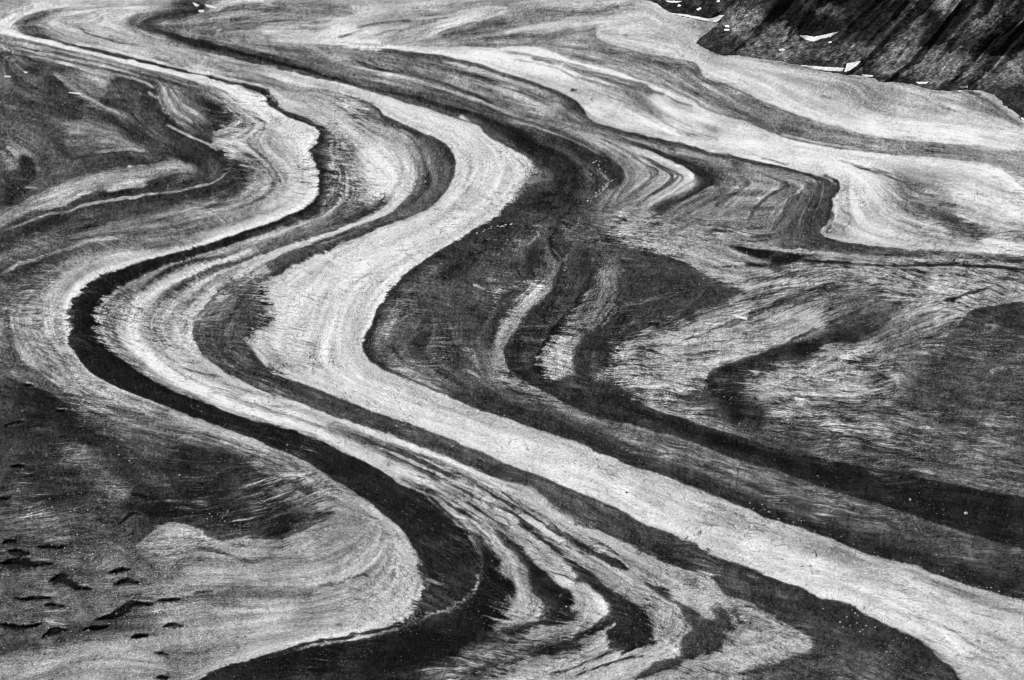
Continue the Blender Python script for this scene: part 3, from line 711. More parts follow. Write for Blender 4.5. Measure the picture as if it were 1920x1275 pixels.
F("r:1170,180 1100,300 1020,400 1000,440 930,480 890,540 850,640 870,760 960,770 1060,740 1100,660 1090,560 1060,510 1150,440 1250,330 1344,250 1344,100 1250,120", 42, 2)
S("r:1160,260 1100,350 1020,440", 100, 1.1)
S("r:1344,330 1250,400 1150,500 1080,580", 80, 1.6)
F("r:930,600 1050,600 1040,680 930,700", 64, 3)
F("r:1140,560 1344,440 1500,500 1500,800 1344,830 1200,790 1100,760 1130,680", 128, 4)
F("r:850,760 1000,785 1100,800 1200,850 1280,900 900,910 640,820 720,800", 48, 2)
# right of centre
S("s:80,60 200,72 300,98 400,115", 172, 2.4)
S("s:120,20 300,42 420,70", 150, 2)
S("s:420,142 560,172 700,165", 145, 2)
S("s:780,62 900,92 1100,112", 130, 2)
F("s:590,66 720,82 862,105 850,132 780,142 700,112", 28, 1)
F("s:880,150 940,135 1010,128 1035,150 980,168 910,172", 22, 1)
S("s:1020,150 1120,160 1344,166", 38, 1.3)
F("s:600,148 700,163 800,180 780,196 680,186", 46, 1)
F("s:930,228 1000,235 990,258 940,252", 58, 2)
S("s:490,200 600,190 660,200", 50, 1)
F("s:0,60 100,95 200,120 300,155 380,190 470,235 500,270 620,300 680,330 600,390 480,440 400,440 380,480 250,500 130,540 0,600 -60,500 -60,120", 50, 3)
S("s:60,430 140,382 250,352 300,342", 88, 1.2)
S("s:240,300 400,260", 68, 1.2)
S("s:120,515 190,545", 26, 1)
S("s:690,290 760,260 850,255", 75, 1)
S("s:620,410 750,382 860,382", 78, 1.2)
S("s:860,440 1000,372 1140,312 1250,282", 70, 1.4)
S("s:900,470 1050,402 1200,342 1344,300", 78, 1.2)
S("s:950,500 1100,430 1250,380 1344,350", 82, 1.2)
S("s:540,572 680,522 800,462 900,412", 72, 2)
S("s:640,440 760,402 850,392", 152, 2.2)
S("s:700,330 800,300 950,290", 138, 2.2)
S("s:890,495 980,475", 165, 1.8)
F("s:790,640 900,600 1000,540 1060,480 1130,500 1120,550 1020,610 900,665", 154, 3)
F("s:260,630 330,590 430,560 445,590 320,642", 160, 2)
F("s:560,700 650,650 760,655 860,680 760,720 640,770 560,740", 150, 3)
F("s:380,740 480,680 560,690 540,760 420,780", 128, 3)
F("s:130,820 250,810 330,860 300,900 60,900", 140, 3)
S("s:420,650 480,582 620,522 700,492", 68, 1.2)
S("s:180,660 300,650 420,602", 84, 1.5)
S("s:480,638 560,640 640,620", 90, 1.2)
S("s:440,602 540,600 570,612", 165, 2)
F("s:20,600 120,590 180,640 120,680 20,680", 104, 3)
S("s:30,680 120,690 180,720", 60, 2)
F("s:440,896 500,820 600,780 700,740 780,710 900,660 1000,650 1080,680 1000,720 880,720 860,760 800,800 700,850 600,910", 46, 2)
F("s:1000,652 1100,690 1060,722 980,702", 28, 1.5)
F("s:1230,590 1330,600 1360,640 1260,622", 36, 1.5)
S("s:1130,560 1000,622 940,662", 60, 2.4)
S("s:1170,490 1240,432 1344,390", 80, 1.5)
S("s:1200,540 1344,470 1420,440", 62, 2.4)
F("s:880,780 960,770 1060,800 1160,790 1344,820 1344,860 1100,880 900,850", 128, 4)
S("s:1170,740 1240,740 1260,780 1180,790", 150, 2.5)
# folds
S("t:100,90 220,150 330,230 350,280 290,330", 84, 1)
S("t:160,130 260,190 350,250 400,272", 152, 1)
S("t:250,170 340,235 380,280 330,320 270,370", 88, 1)
S("t:330,200 420,250 452,280 440,310 380,350 330,370", 70, 1.2)
S("t:370,270 412,290 350,340 310,370", 150, 1.2)
S("t:420,230 482,265 500,290 450,330 400,360", 80, 1)
S("t:200,115 300,150 400,190 480,230 545,275 520,310 420,370 330,420 240,480", [150, 165, 185, 200, 210, 200, 190, 170, 150], 2.7)
S("t:560,285 480,340 380,400 320,440", 128, .7)
S("t:500,300 420,350 340,400", 150, .7)
S("t:230,120 350,150 450,195 560,245 622,275 640,310 600,338 500,380 420,412 340,452", [80, 60, 46, 44, 42, 38, 42, 46, 48, 60], [1.2, 1.7, 2.1, 2.4, 2.8, 2.8, 2.6, 2.2, 2.6, 2.4])
S("t:425,410 405,450 350,470", 58, 2.5)
S("t:500,400 600,345 650,320", 130, 1.2)
S("t:480,430 560,390 660,340 700,290 640,250", 95, 1)
S("t:740,270 800,290 802,320 740,362 660,412 640,440", 84, 1.1)
S("t:700,270 770,300 720,350 640,400", 130, 1)
S("t:830,290 842,320 780,370 720,422 640,470", 152, 1.7)
S("t:960,310 1000,322 940,352 870,392 840,422 800,500", 68, 1.7)
S("t:940,300 900,342 840,382", 148, 1.3)
S("t:890,300 920,320 860,370", 90, .9)
S("t:1040,300 1062,330 1010,370 940,422 900,480", 150, 1.6)
S("t:1080,310 1110,350 1000,382 960,482 900,540", 74, 1.3)
S("t:1000,300 1030,340 960,400 920,450", 86, .9)
F("t:1140,280 1215,300 1230,330 1200,370 1190,440 1210,480 1150,520 1140,570 1050,590 1000,560 1020,480 1080,400 1120,350", 66, 3)
S("t:1130,310 1100,380 1060,450 1040,520", 92, 1.2)
S("t:1165,300 1150,380 1120,450 1100,530", 90, 1)
S("t:1150,270 1222,300 1226,340 1197,382 1195,432 1215,475", 45, 2)
S("t:1300,310 1240,352 1230,400 1250,440 1290,462 1280,500 1230,540", 100, .6)
S("t:1228,350 1215,420 1252,462", 195, 1.4)
F("t:1180,490 1240,500 1260,540 1200,560 1150,540", 120, 2)
S("t:1190,510 1240,530 1210,550", 180, 1)
S("t:1170,545 1200,500", 70, 1)
S("t:680,172 800,202 920,227 1050,260 1150,285", 58, 1.8)
S("t:860,190 930,205 1000,225", 92, 1)
S("t:700,190 850,230 1000,260 1080,280", 100, 1.5)
F("t:0,110 60,140 120,190 200,230 228,280 210,312 165,340 135,300 150,260 80,220 0,180", 48, 2)
S("t:90,240 150,290 152,310 120,350 70,382", 128, .9)
S("t:60,270 100,300 90,350", 44, 1.4)
F("t:200,440 320,430 420,480 560,540 600,580 480,560 380,520 250,500", 140, 3)
S("t:250,420 200,480 130,470", 120, 2)
# top and far left, read again
S("b:0,270 200,325 420,385 640,440", 34, 1.6)
S("b:450,330 560,370 700,430", 75, 1)
S("b:560,180 700,160", 130, .8)
S("a:250,150 330,200 460,240 560,270", 165, 1)
S("a:540,60 620,110 760,150", 150, 1)
S("a:730,110 760,160 850,200 1000,240", 130, 1)
S("a:620,90 600,140 680,190 850,230", 135, 1)
S("a:560,70 560,120 640,180 780,230", 200, 1.2)
S("a:850,110 790,150 860,190 1000,220", 100, 1.6)
for k in range(9):
    S(f"a:{1080 + k * 40},{150 + k * 9} {1050 + k * 50},{175 + k * 10} {1250 + k * 50},{225 + k * 12} {1594},{300 - 4 * k}", [105, 150, 120][k % 3], .8)
for k in range(7):
    S(f"b:{0},{60 + k * 22} {200},{50 + k * 20} {420},{70 + k * 17} {650 + k * 10},{90 + k * 14}", [105, 145, 125][k % 3], .9)
for k in range(6):
    S(f"a:0,{222 + k * 15} 250,{268 + k * 17} 520,{325 + k * 17} 780,{392 + k * 15} 950,{450 + k * 13}", [85, 140, 100, 160, 75, 130][k], .8)

S("a:1090,0 1160,20 1215,42 1185,60 1000,90 890,120", [70, 42, 32, 45, 50, 40], [1.2, 2, 2.8, 2, 2.4, 2.8])
S("d:400,128 340,165 290,190", 125, 2.5)
S("d:290,232 380,270 600,300 800,335 1000,376 1200,406", [150, 150, 165, 160, 130, 120], 1.6)
S("d:1200,408 1350,425 1500,462 1650,466 1740,480", [120, 110, 105, 95, 90], 2)
S("d:1700,480 1790,540 1850,590 1920,640", [110, 100, 110, 120], 2.2)
S("d:1600,470 1700,500 1760,540", 120, 2.5)
# tone trims: area, amount
TRIM = [("p:-150,90 100,108 200,140 280,165 330,230 430,300 440,350 300,400 150,430 -150,470", 15, 110),
        ("p:870,240 1000,300 1120,330 1250,430 1480,540 1380,620 1200,740 1500,850 2000,930 2000,1100 1500,960 1100,830 800,700 700,620 730,540 850,430 950,360", 9, 80),
        ("p:1700,560 2050,560 2050,900 1700,880 1500,800 1560,700", 10, 90),
        ("p:1100,850 1500,1100 1800,1240 1850,1400 1300,1400 1400,1200 1150,1000 900,850", 9, 90),
        ("p:-100,640 100,700 330,790 540,880 590,960 480,985 300,975 250,1040 300,1150 100,1230 -100,1260", -13, 150)]
# crevasse survey: view x,y angle(deg, + = down to the right) texture strength, feathering of band edges (px)
CREV = """
a 200,600 5 .3 2|a 900,900 20 .3 2|a 400,150 10 .2 1|a 1000,300 14 .2 1|a 1000,1100 -10 .4 3
b 450,900 5 .5 3|b 640,1000 8 .9 3|b 820,1050 12 .8 3|b 1000,1000 5 .5 2|b 1300,1000 5 .4 4|b 600,200 5 .15 0|b 1400,700 14 .2 1
c 200,1050 15 .6 2|c 650,1020 4 .7 7|c 1000,900 30 .3 2|c 1400,1000 20 .2 1|c 600,300 5 .2 0|c 1200,650 12 .3 1
d 700,400 12 .3 1|d 900,700 6 .2 0|d 1500,600 6 .3 1|d 1300,900 5 .35 3
e 300,900 5 .7 6|e 380,1000 3 .9 5|e 200,1150 15 .5 3|e 650,900 10 1 13|e 620,1050 18 1 9|e 900,750 25 .7 4|e 1300,560 40 .5 2|e 1000,1050 15 .9 5|e 700,620 40 .5 2|e 700,300 -10 .4 2
f 300,850 6 .9 16|f 350,1000 12 1 18|f 250,1150 20 1 10|f 600,900 10 .7 3|f 900,500 -5 .4 2|f 1200,800 4 .7 4|f 700,200 8 .5 2|f 600,600 20 .5 3|f 50,1000 -10 .5 3|f 650,90 5 1 6
g 200,450 10 .8 5|g 250,800 14 .8 5|g 600,700 10 .6 4|g 780,1180 8 1.1 8|g 900,1150 5 1 8|g 1200,900 -15 .5 5|g 700,200 5 .6 8|g 200,1100 5 .6 3|g 1300,1100 -5 .9 7
h 300,450 12 .7 5|h 1000,500 6 .8 4|h 1300,600 10 1.1 4|h 1600,620 15 1.1 4|h 700,700 -15 .8 4|h 1000,640 -12 .8 3|h 500,880 -5 .8 6|h 900,1080 3 1.1 6|h 500,1080 8 1 5|h 1500,950 5 .7 3|h 1500,500 5 .8 2|h 1300,760 -25 .6 2|h 200,620 -10 .5 6|h 300,130 10 .15 0|h 700,200 10 .2 0|h 1100,250 5 .4 2
i 250,180 14 .8 4|i 600,350 10 .6 3|i 150,500 -5 .9 4|i 400,650 -5 .8 3|i 100,900 -4 .8 3|i 500,900 -6 .6 4|i 900,620 -12 1 4|i 900,1000 -3 .3 3|i 500,1200 -3 .4 4|i 1000,420 12 .6 4|i 700,60 18 1 6
j 100,550 -20 1 3|j 380,700 20 .3 3|j 560,640 25 .9 7|j 640,850 28 .9 9|j 500,500 25 .6 8|j 800,700 30 .8 5|j 920,700 42 1 8|j 1030,900 38 1 12|j 950,1050 18 1.2 14|j 1100,1100 5 1.2 12|j 600,1230 0 .7 6|j 1200,950 25 1 12|j 1200,650 30 .7 4|j 300,200 22 .5 3|j 650,330 16 .7 5|j 800,200 14 .5 1|j 1150,330 14 .5 1|j 700,450 22 .9 8
x 300,300 25 1.5 9|x 600,250 22 1.4 8|x 300,620 16 1.5 11|x 100,800 8 1.5 9|x 600,620 6 1.5 10|x 500,420 25 1.5 10|z 600,280 20 1.4 6|z 250,130 28 1.4 7|z 900,350 15 1.3 8|y 300,280 20 1.1 5|y 500,600 18 1 4|y 850,680 20 1.2 4|y 500,180 12 .9 5|r 730,640 8 1.3 6|r 1250,640 5 1.2 6|s 300,80 10 1 4|k 80,1080 2 1.2 10|k 350,850 25 .9 6|k 500,1000 20 1 7|k 700,1080 15 1 6|k 950,1080 18 1.1 5|k 350,720 15 .9 14|k 600,830 12 .9 8|k 850,820 12 .7 3|k 500,560 14 .5 1|k 350,330 12 .7 2|k 800,350 12 .7 3|k 300,1230 -15 .8 3|k 850,60 4 1 4
l 60,1120 20 1.1 5|l 400,1050 14 .8 3|l 800,1200 16 1 12|l 350,850 12 .6 2|l 800,950 12 .5 1|l 300,600 8 .8 3|l 800,700 8 .7 2|l 600,500 7 .9 3|l 400,70 3 1.1 3|l 900,300 4 .9 2|l 1100,580 6 .9 3"""
# ------------------------------------------------------------------ fields on the ice sheet
ST = 1.25
U0, U1, V0, V1 = -165.0, 2085.0, -75.0, 1365.0
NU, NV = int((U1 - U0) / ST) + 1, int((V1 - V0) / ST) + 1
uu = U0 + ST * np.arange(NU); vv = V0 + ST * np.arange(NV)

def spline(p, step=0.7):
    """Catmull-Rom through the points; returns samples, arc parameter 0-1 and unit tangents."""
    if len(p) == 2: p = np.array([p[0], (p[0] + p[1]) / 2, p[1]])
    q = np.vstack([2 * p[0] - p[1], p, 2 * p[-1] - p[-2]])
    out = []
    for k in range(1, len(q) - 2):
        a, b, c, d = q[k - 1], q[k], q[k + 1], q[k + 2]
        n = max(2, int(np.hypot(*(c - b)) / step))
        t = np.linspace(0, 1, n, endpoint=False)[:, None]
        m1 = (c - a) * .45; m2 = (d - b) * .45
        lim = np.hypot(*(c - b)) * 1.1
        for m in (m1, m2):
            L = np.hypot(*m)
            if L > lim: m *= lim / L
        out.append((2*t**3-3*t**2+1)*b + (t**3-2*t**2+t)*m1 + (-2*t**3+3*t**2)*c + (t**3-t**2)*m2)
    out = np.vstack(out + [q[-2][None]])
    tg = np.gradient(out, axis=0)
    L = np.hypot(tg[:, 0], tg[:, 1]) + 1e-9
    s = np.cumsum(L); s = (s - s[0]) / (s[-1] - s[0])
    return out, s, tg / L[:, None]
def along(val, s):
    if isinstance(val, (int, float)): return np.full(len(s), float(val))
    return np.interp(s, np.linspace(0, 1, len(val)), val)
def to_ix(p):
    return (p[:, 1] - V0) / ST, (p[:, 0] - U0) / ST

def blur(a, r):
    """separable triangle-ish blur, radius r cells"""
    r = int(round(r))
    if r < 1: return a
    for ax in (0, 1):
        for _ in range(2):
            pad = [(0, 0), (0, 0)]; pad[ax] = (r + 1, r)
            c = np.cumsum(np.pad(a, pad, mode='edge'), axis=ax)
            n = a.shape[ax]
            hi = [slice(None)] * 2; lo = [slice(None)] * 2
            hi[ax] = slice(2 * r + 1, 2 * r + 1 + n); lo[ax] = slice(0, n)
            a = (c[tuple(hi)] - c[tuple(lo)]) / (2 * r + 1)
    return a
def sample(a, i, j):
    i = np.clip(i, 0, a.shape[0] - 1.001); j = np.clip(j, 0, a.shape[1] - 1.001)
    i0 = i.astype(np.int32); j0 = j.astype(np.int32); fi = i - i0; fj = j - j0
    return (a[i0, j0]*(1-fi)*(1-fj) + a[i0+1, j0]*fi*(1-fj) + a[i0, j0+1]*(1-fi)*fj + a[i0+1, j0+1]*fi*fj)

def diffuse(val, w, iters=60, fine=16):
    """spread known values (w>0) smoothly over the gaps between them, coarse to fine"""
    if min(val.shape[:2]) < 6:
        m = (val * w[..., None]).sum((0, 1)) / max(w.sum(), 1e-9)
        return np.where(w[..., None] > 0, val, m)
    H, W = w.shape
    H2, W2 = (H + 1) // 2, (W + 1) // 2
    vp = np.zeros((H2 * 2, W2 * 2, val.shape[2])); wp = np.zeros((H2 * 2, W2 * 2))
    vp[:H, :W] = val * w[..., None]; wp[:H, :W] = w
    ws = wp.reshape(H2, 2, W2, 2).sum((1, 3)); vs = vp.reshape(H2, 2, W2, 2, -1).sum((1, 3))
    coarse = diffuse(vs / np.maximum(ws, 1e-9)[..., None], (ws > 0).astype(float), iters, fine * 2)
    f = np.repeat(np.repeat(coarse, 2, 0), 2, 1)[:H, :W]
    k = (w > 0)[..., None]
    f = np.where(k, val, f)
    n = fine if H > 500 else iters
    for _ in range(n):
        g = np.pad(f, ((1, 1), (1, 1), (0, 0)), mode='edge')
        f = np.where(k, val, (g[:-2, 1:-1] + g[2:, 1:-1] + g[1:-1, :-2] + g[1:-1, 2:]) * .25)
    return f

val = np.zeros((NV, NU)); wt = np.zeros((NV, NU))
dirc = np.zeros((NV, NU, 2)); dw = np.zeros((NV, NU))
def put(ix, v):
    i = np.rint(ix[0]).astype(int); j = np.rint(ix[1]).astype(int)
    ok = (i >= 0) & (i < NV) & (j >= 0) & (j < NU)
    val[i[ok], j[ok]] = v[ok]; wt[i[ok], j[ok]] = 1
def put_dir(ix, tg):
    i = np.rint(ix[0]).astype(int); j = np.rint(ix[1]).astype(int)
    ok = (i >= 0) & (i < NV) & (j >= 0) & (j < NU)
    a = 2 * np.arctan2(tg[:, 1], tg[:, 0])
    dirc[i[ok], j[ok], 0] = np.cos(a)[ok]; dirc[i[ok], j[ok], 1] = np.sin(a)[ok]; dw[i[ok], j[ok]] = 1
wob = rng.normal(size=4000)
def wobble(n, scale):          # small natural irregularity of a hand-read line
    k = max(4, int(n / scale)); o = int(rng.integers(0, 3000))
    c = wob[(o + np.arange(k)) % 4000]
    return np.interp(np.linspace(0, k - 1, n), np.arange(k), c)
LINES = []
for p, rh, lh in EDGES:
    q, s, tg = spline(p)
    n = np.stack([-tg[:, 1], tg[:, 0]], 1)        # right-hand side of travel in the print
    q = q + n * (wobble(len(q), 14) * .6 + wobble(len(q), 40) * .8)[:, None]
    LINES.append((q, n, along(rh, s), along(lh, s)))
    put_dir(to_ix(q), tg)
def put_edges(offs):
    for q, n, a, b in LINES:
        for o in offs: put(to_ix(q + n * o), a); put(to_ix(q - n * o), b)
put_edges((6.5, 5.3, 4.1))
OVER = []
for p, v, w, over in STREAKS:
    if over or np.max(w) < 2.9: OVER.append((p, v, w, over and np.max(w) > 1.5)); continue
    q, s, tg = spline(p)
    n = np.stack([-tg[:, 1], tg[:, 0]], 1)
    hw = along(w, s)
    q = q + n * ((wobble(len(q), 12) * .5 + wobble(len(q), 30) * .8) * np.clip(hw / 3, .5, 1.6))[:, None]
    v = along(v, s) + wobble(len(q), 30) * 5
    prof = np.clip(np.minimum(s, 1 - s) * 8, 0.25, 1)
    lo = -hw * prof; hi = hw * prof
    K = int(max(1, np.ceil(hw.max() * 2 / 1.0)))
    for o in np.linspace(-1, 1, K + 1) if hw.max() > .8 else (0.0,):
        # ragged sides: each filament starts and ends a little differently
        put(to_ix(q + n * (hi * o * (1 + .25 * wobble(len(q), 9)))[:, None]), v + 2 * o)
    put_dir(to_ix(q), tg)

put_edges((2.6, 1.7, .9))
base = diffuse(val[..., None].astype(np.float32), wt.astype(np.float32), 160, 50)[..., 0]
base = blur(base, 1) * .5 + base * .5

def inside(poly, gx, gy):
    r = np.zeros(gx.shape, bool); x0, y0_ = poly[-1]
    for x1, y1 in poly:
        if y1 != y0_:
            c = ((y1 > gy) != (y0_ > gy)) & (gx < (x0 - x1) * (gy - y1) / (y0_ - y1) + x1)
            r ^= c
        x0, y0_ = x1, y1
    return r
for p, v, soft in FIELDS:
    q = spline(np.vstack([p, p[:1]]), 3)[0]; q = q + np.stack([wobble(len(q), 3), wobble(len(q), 3)], 1) * 1.2
    i0 = max(0, int((q[:, 1].min() - V0) / ST) - 12); i1 = min(NV, int((q[:, 1].max() - V0) / ST) + 12)
    j0 = max(0, int((q[:, 0].min() - U0) / ST) - 12); j1 = min(NU, int((q[:, 0].max() - U0) / ST) + 12)
    if i1 <= i0 or j1 <= j0: continue
    gu, gv = np.meshgrid(uu[j0:j1], vv[i0:i1])
    m = blur(inside(q, gu, gv).astype(float), soft)
    base[i0:i1, j0:j1] = base[i0:i1, j0:j1] * (1 - m * .92) + v * m * .92
for s_, add, top_ in TRIM:
    gu, gv = np.meshgrid(uu[::4], vv[::4])
    m = blur(inside(P(s_), gu, gv).astype(float), 6)
    m = sample(m, *np.meshgrid(np.arange(NV) / 4., np.arange(NU) / 4., indexing='ij'))
    base += add * m * np.clip((top_ - base) / 30, 0, 1)
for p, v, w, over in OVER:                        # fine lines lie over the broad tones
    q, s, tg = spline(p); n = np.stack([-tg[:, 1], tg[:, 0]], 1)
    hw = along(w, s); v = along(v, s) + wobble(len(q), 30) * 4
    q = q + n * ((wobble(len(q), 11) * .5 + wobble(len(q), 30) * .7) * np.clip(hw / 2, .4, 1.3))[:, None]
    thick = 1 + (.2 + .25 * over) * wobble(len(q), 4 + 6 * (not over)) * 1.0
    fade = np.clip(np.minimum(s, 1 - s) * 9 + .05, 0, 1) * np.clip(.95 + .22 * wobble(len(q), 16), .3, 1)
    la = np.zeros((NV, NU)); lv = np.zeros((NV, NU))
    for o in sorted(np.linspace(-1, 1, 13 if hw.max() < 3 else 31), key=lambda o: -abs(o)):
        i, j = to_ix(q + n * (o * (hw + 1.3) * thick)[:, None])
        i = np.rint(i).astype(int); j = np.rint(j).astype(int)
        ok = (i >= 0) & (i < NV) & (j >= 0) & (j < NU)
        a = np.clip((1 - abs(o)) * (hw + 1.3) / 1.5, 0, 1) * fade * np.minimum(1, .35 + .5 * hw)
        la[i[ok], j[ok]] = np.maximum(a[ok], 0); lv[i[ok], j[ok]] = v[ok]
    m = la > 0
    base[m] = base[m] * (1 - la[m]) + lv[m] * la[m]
fd = diffuse(dirc, dw, 80)
fd = np.stack([blur(fd[..., 0], 5), blur(fd[..., 1], 5)], -1)
th_f = .5 * np.arctan2(fd[..., 1], fd[..., 0])

pts = []
for line in CREV.strip().splitlines():
    vw = VIEW[line[0]]
    for it in line[2:].split('|'):
        it = it.strip()
        if it[0].isalpha(): vw = VIEW[it[0]]; it = it[2:]
        xy, an, am, fe = it.split()
        x, y = map(float, xy.split(','))
        pts.append((vw[0] + x / vw[2], vw[1] + y / vw[2], float(an), float(am), float(fe)))
pts = np.array(pts)
cs = 10
cu, cv = np.meshgrid(uu[::cs], vv[::cs])
acc = np.zeros(cu.shape + (4,)); aw = np.zeros(cu.shape)
for x, y, an, am, fe in pts:
    d2 = ((cu - x) ** 2 + ((cv - y) * 1.4) ** 2) / 45.0 ** 2
    w = np.exp(-d2) + 1e-3 / (1 + d2) ** 2
    acc += w[..., None] * np.array([math.cos(R(2 * an)), math.sin(R(2 * an)), am, fe]); aw += w
acc /= aw[..., None]
gi, gj = np.meshgrid(np.arange(NV, dtype=np.float32), np.arange(NU, dtype=np.float32), indexing='ij')
up_ = [sample(acc[..., k], gi / cs, gj / cs) for k in range(4)]
th_c = .5 * np.arctan2(up_[1], up_[0]); c_am = up_[2]; c_fe = up_[3]

# size of things on the print shrinks with distance
depth_ = y_of_v(vv) * CP + CAM_H * SP
near = (depth_[-1] / depth_)[:, None] * np.ones((1, NU))      # 1 near, ~.35 far
def lic(noise, th, n, step):
    """smear a noise along the direction field, so that it turns into streaks that follow it"""
    cx, cy = np.cos(th).astype(np.float32), np.sin(th).astype(np.float32)
    stp = (step * (np.abs(cx) + .55 * np.abs(cy))).astype(np.float32)
    out = noise.copy(); tot = 1.0
    for sg in (1, -1):
        i = gi.copy(); j = gj.copy(); dx = cx * sg; dy = cy * sg
        for k in range(n):
            i += dy * stp; j += dx * stp
            np.clip(i, 0, NV - 1, out=i); np.clip(j, 0, NU - 1, out=j)
            ii = i.astype(np.int32); jj = j.astype(np.int32)
            w = .5 + .5 * math.cos(math.pi * (k + 1) / (n + 1))
            out += w * noise[ii, jj]
            if sg == 1: tot += 2 * w
            nx = cx[ii, jj]; ny = cy[ii, jj]
            s = np.where(nx * dx + ny * dy < 0, -1, 1).astype(np.float32)
            dx = nx * s; dy = ny * s
    out /= tot
    return (out - out.mean()) / out.std()
def wn(r=0):
    a = rng.normal(size=(NV, NU)).astype(np.float32)
    if r: a = blur(a, r)
    return (a / a.std()).astype(np.float32)
def octv(rs, ws):
    a = sum(w * wn(r) for r, w in zip(rs, ws)); return (a / a.std()).astype(np.float32)

f_am = np.clip(1.45 - .85 * c_am, .45, 1.2)
nf = near ** .5
f_fine = lic(wn(0), th_f, 9, 1.6 * nf)
f_long = lic(wn(0), th_f, 24, 2.3 * nf)
f_mid = lic(octv((1, 2), (1, .7)), th_f, 20, 2.6 * nf)
f_big = lic(wn(3), th_f, 22, 3.6)
# crevasse directions waver a little from place to place
th_w = th_c + .16 * octv((5, 12), (1, 1)) * near
c_fine = lic(wn(0), th_w, 5, 1.1 * near)
c_mid = lic(wn(0), th_w, 11, 1.8 * near)
c_long = lic(octv((0, 1), (1, .8)), th_w, 13, 2.8 * near)
c_big = lic(wn(2), th_c, 12, 2.8 * near)
net = lic(wn(1), th_w + .35, 5, 1.3 * near)       # wandering hairline cracks
net2 = lic(wn(2), th_w - .5, 6, 1.7 * near)
clump = octv((3, 7, 16), (.6, .8, 1))
patchy = octv((14, 36), (1, 1))
patch2 = octv((6, 12), (1, 1))
patch3 = octv((3, 6), (1, 1))
spk = wn(0)

# band edges: debris is combed along the crevasses, more in some places than others
amp = c_fe / ST * np.clip(.8 + .35 * patchy + .25 * patch2, .2, 1.7) * near ** .3
off = (c_long * .7 + c_mid * .5 + np.tanh(c_big) * .45 + c_fine * .4) * amp * .8 + patch3 * amp * .35
sm = wn(1) * .45 + wn(2) * .5
A = sample(base, gi + np.sin(th_c) * off + sm * .7 * near, gj + np.cos(th_c) * off + wn(1) * .4 * near)
A = A + 19 * np.exp(-((A - 118) / 42) ** 2)
# print greys, then texture on top
br = np.clip((A - 60) / 140, 0, 1)             # 0 debris, 1 clean ice
mid = 1 - np.abs(2 * br - 1)
T = A.copy()
low = np.clip(A / 60, .45, 1)
# where the ice is badly crevassed it shows as bare white ice and black dirt side by side, not as an average
ctx = (c_mid * .75 + c_long * .55 + c_fine * .35 + patch3 * .35 + f_mid * .25); ctx /= ctx.std()
thr = 1.7 * (1 - 2 * br)
bi = 1 / (1 + np.exp(-(ctx - thr) * 2.2))
bw_ = np.clip(c_am * .95 - .4, 0, .75) * mid ** .6
T = T * (1 - bw_) + (48 + 158 * bi) * bw_
lam = f_am * np.clip(1 + .35 * patchy, .3, 1.7)
T += (f_long * (3 + 8 * mid + 2 * br) + f_mid * (3 + 8 * mid + 2 * br) + f_fine * (2 + 4 * mid)) * low * lam
T += f_big * (3 + 6 * mid + 6 * br) * low
T -= lam * np.clip(f_long - 1.1, 0, 2) * 22 * (mid + .5 * br)              # dark dirt laminae
T += clump * (3 + 3 * mid) * low + (1 - br) * (patch3 * 4 + c_mid * 5 * np.clip(c_am, .2, 1) + wn(1) * 4) * low + (patchy * 4 + patch2 * 3) * br
loc = 1.15 * np.clip(.85 + .4 * patchy + .3 * patch2, .1, 2) * c_am
hair = np.exp(-(net / .11) ** 2) * np.clip(.5 + patch2, 0, 1.6) + .8 * np.exp(-(net2 / .07) ** 2) * np.clip(.4 - patch2, 0, 1.6)
T -= hair * br * (30 + 60 * np.clip(c_am, 0, 1)) * near ** .5
T -= loc * (np.clip(c_mid - .7, 0, 2.5) * 40 + np.clip(c_long - .9, 0, 2.5) * 24) * (.12 + br)
T += loc * (np.clip(c_mid - .9, 0, 3) * 34 + np.clip(c_long - 1., 0, 3) * 40) * (1 - br) ** 1.3 * np.clip(.3 + 1.1 * mid + .5 * patchy, .05, 1.8)
T -= loc * np.clip(-c_mid - 1, 0, 2) * 22 * mid
T += loc * (c_mid * 10 * (.3 + mid) + c_fine * (5 + 7 * mid) + c_long * 9 * mid) * low
T -= np.clip(c_am - .72, 0, .5) * 2 * br * (np.clip(c_long - .7, 0, 2) * 62 + np.clip(c_mid - 1, 0, 2) * 45 + np.clip(net - 1.1, 0, 2) * 35)
T += (1 - br) * low * np.clip(c_am, 0, 1.2) * (c_big * 5 + c_long * 6 - np.clip(c_mid - .9, 0, 2) * 16 + np.clip(-c_long - .9, 0, 2) * 10)
T += 3 * br
T = 112 + (T - 112) * np.where(T > 112, 1.16, 1.06)
sp = np.clip(spk - 2.7, 0, 1) * np.clip(.4 + patch2, 0, 1)
T += sp * 200 * (1 - br)
grn = 1.0 * spk
T += grn * (19 + 14 * mid + 3 * br) * np.clip(A / 75, .5, 1)
# ------------------------------------------------------------------ relief of the ice
cell = (depth_ / FPX * ST)[:, None] * np.ones((1, NU))          # metres per cell across
sinv = 1.0 / np.hypot(CAM_H, y_of_v(vv))[:, None] * CAM_H       # foreshortening
bb = blur(base, 6)
h = (125 - bb) / 100 * 3.0 + octv((16, 40), (1, 1.6)) * 1.6
pm = np.zeros((NV, NU))
for s_, v_, w_ in PITS:
    q, s, tg = spline(P(s_)); n = np.stack([-tg[:, 1], tg[:, 0]], 1); hw = along(w_, s) * 1.4 * np.sin(np.pi * np.clip(s, .04, .96)) ** .7
    for o in np.linspace(-1, 1, 17):
        i, j = to_ix(q + n * (hw * o)[:, None]); i = np.clip(np.rint(i), 0, NV - 1).astype(int); j = np.clip(np.rint(j), 0, NU - 1).astype(int)
        pm[i, j] = 1
pm = blur(pm, 1)
lip = np.roll(blur(pm, 2), -5, axis=0)
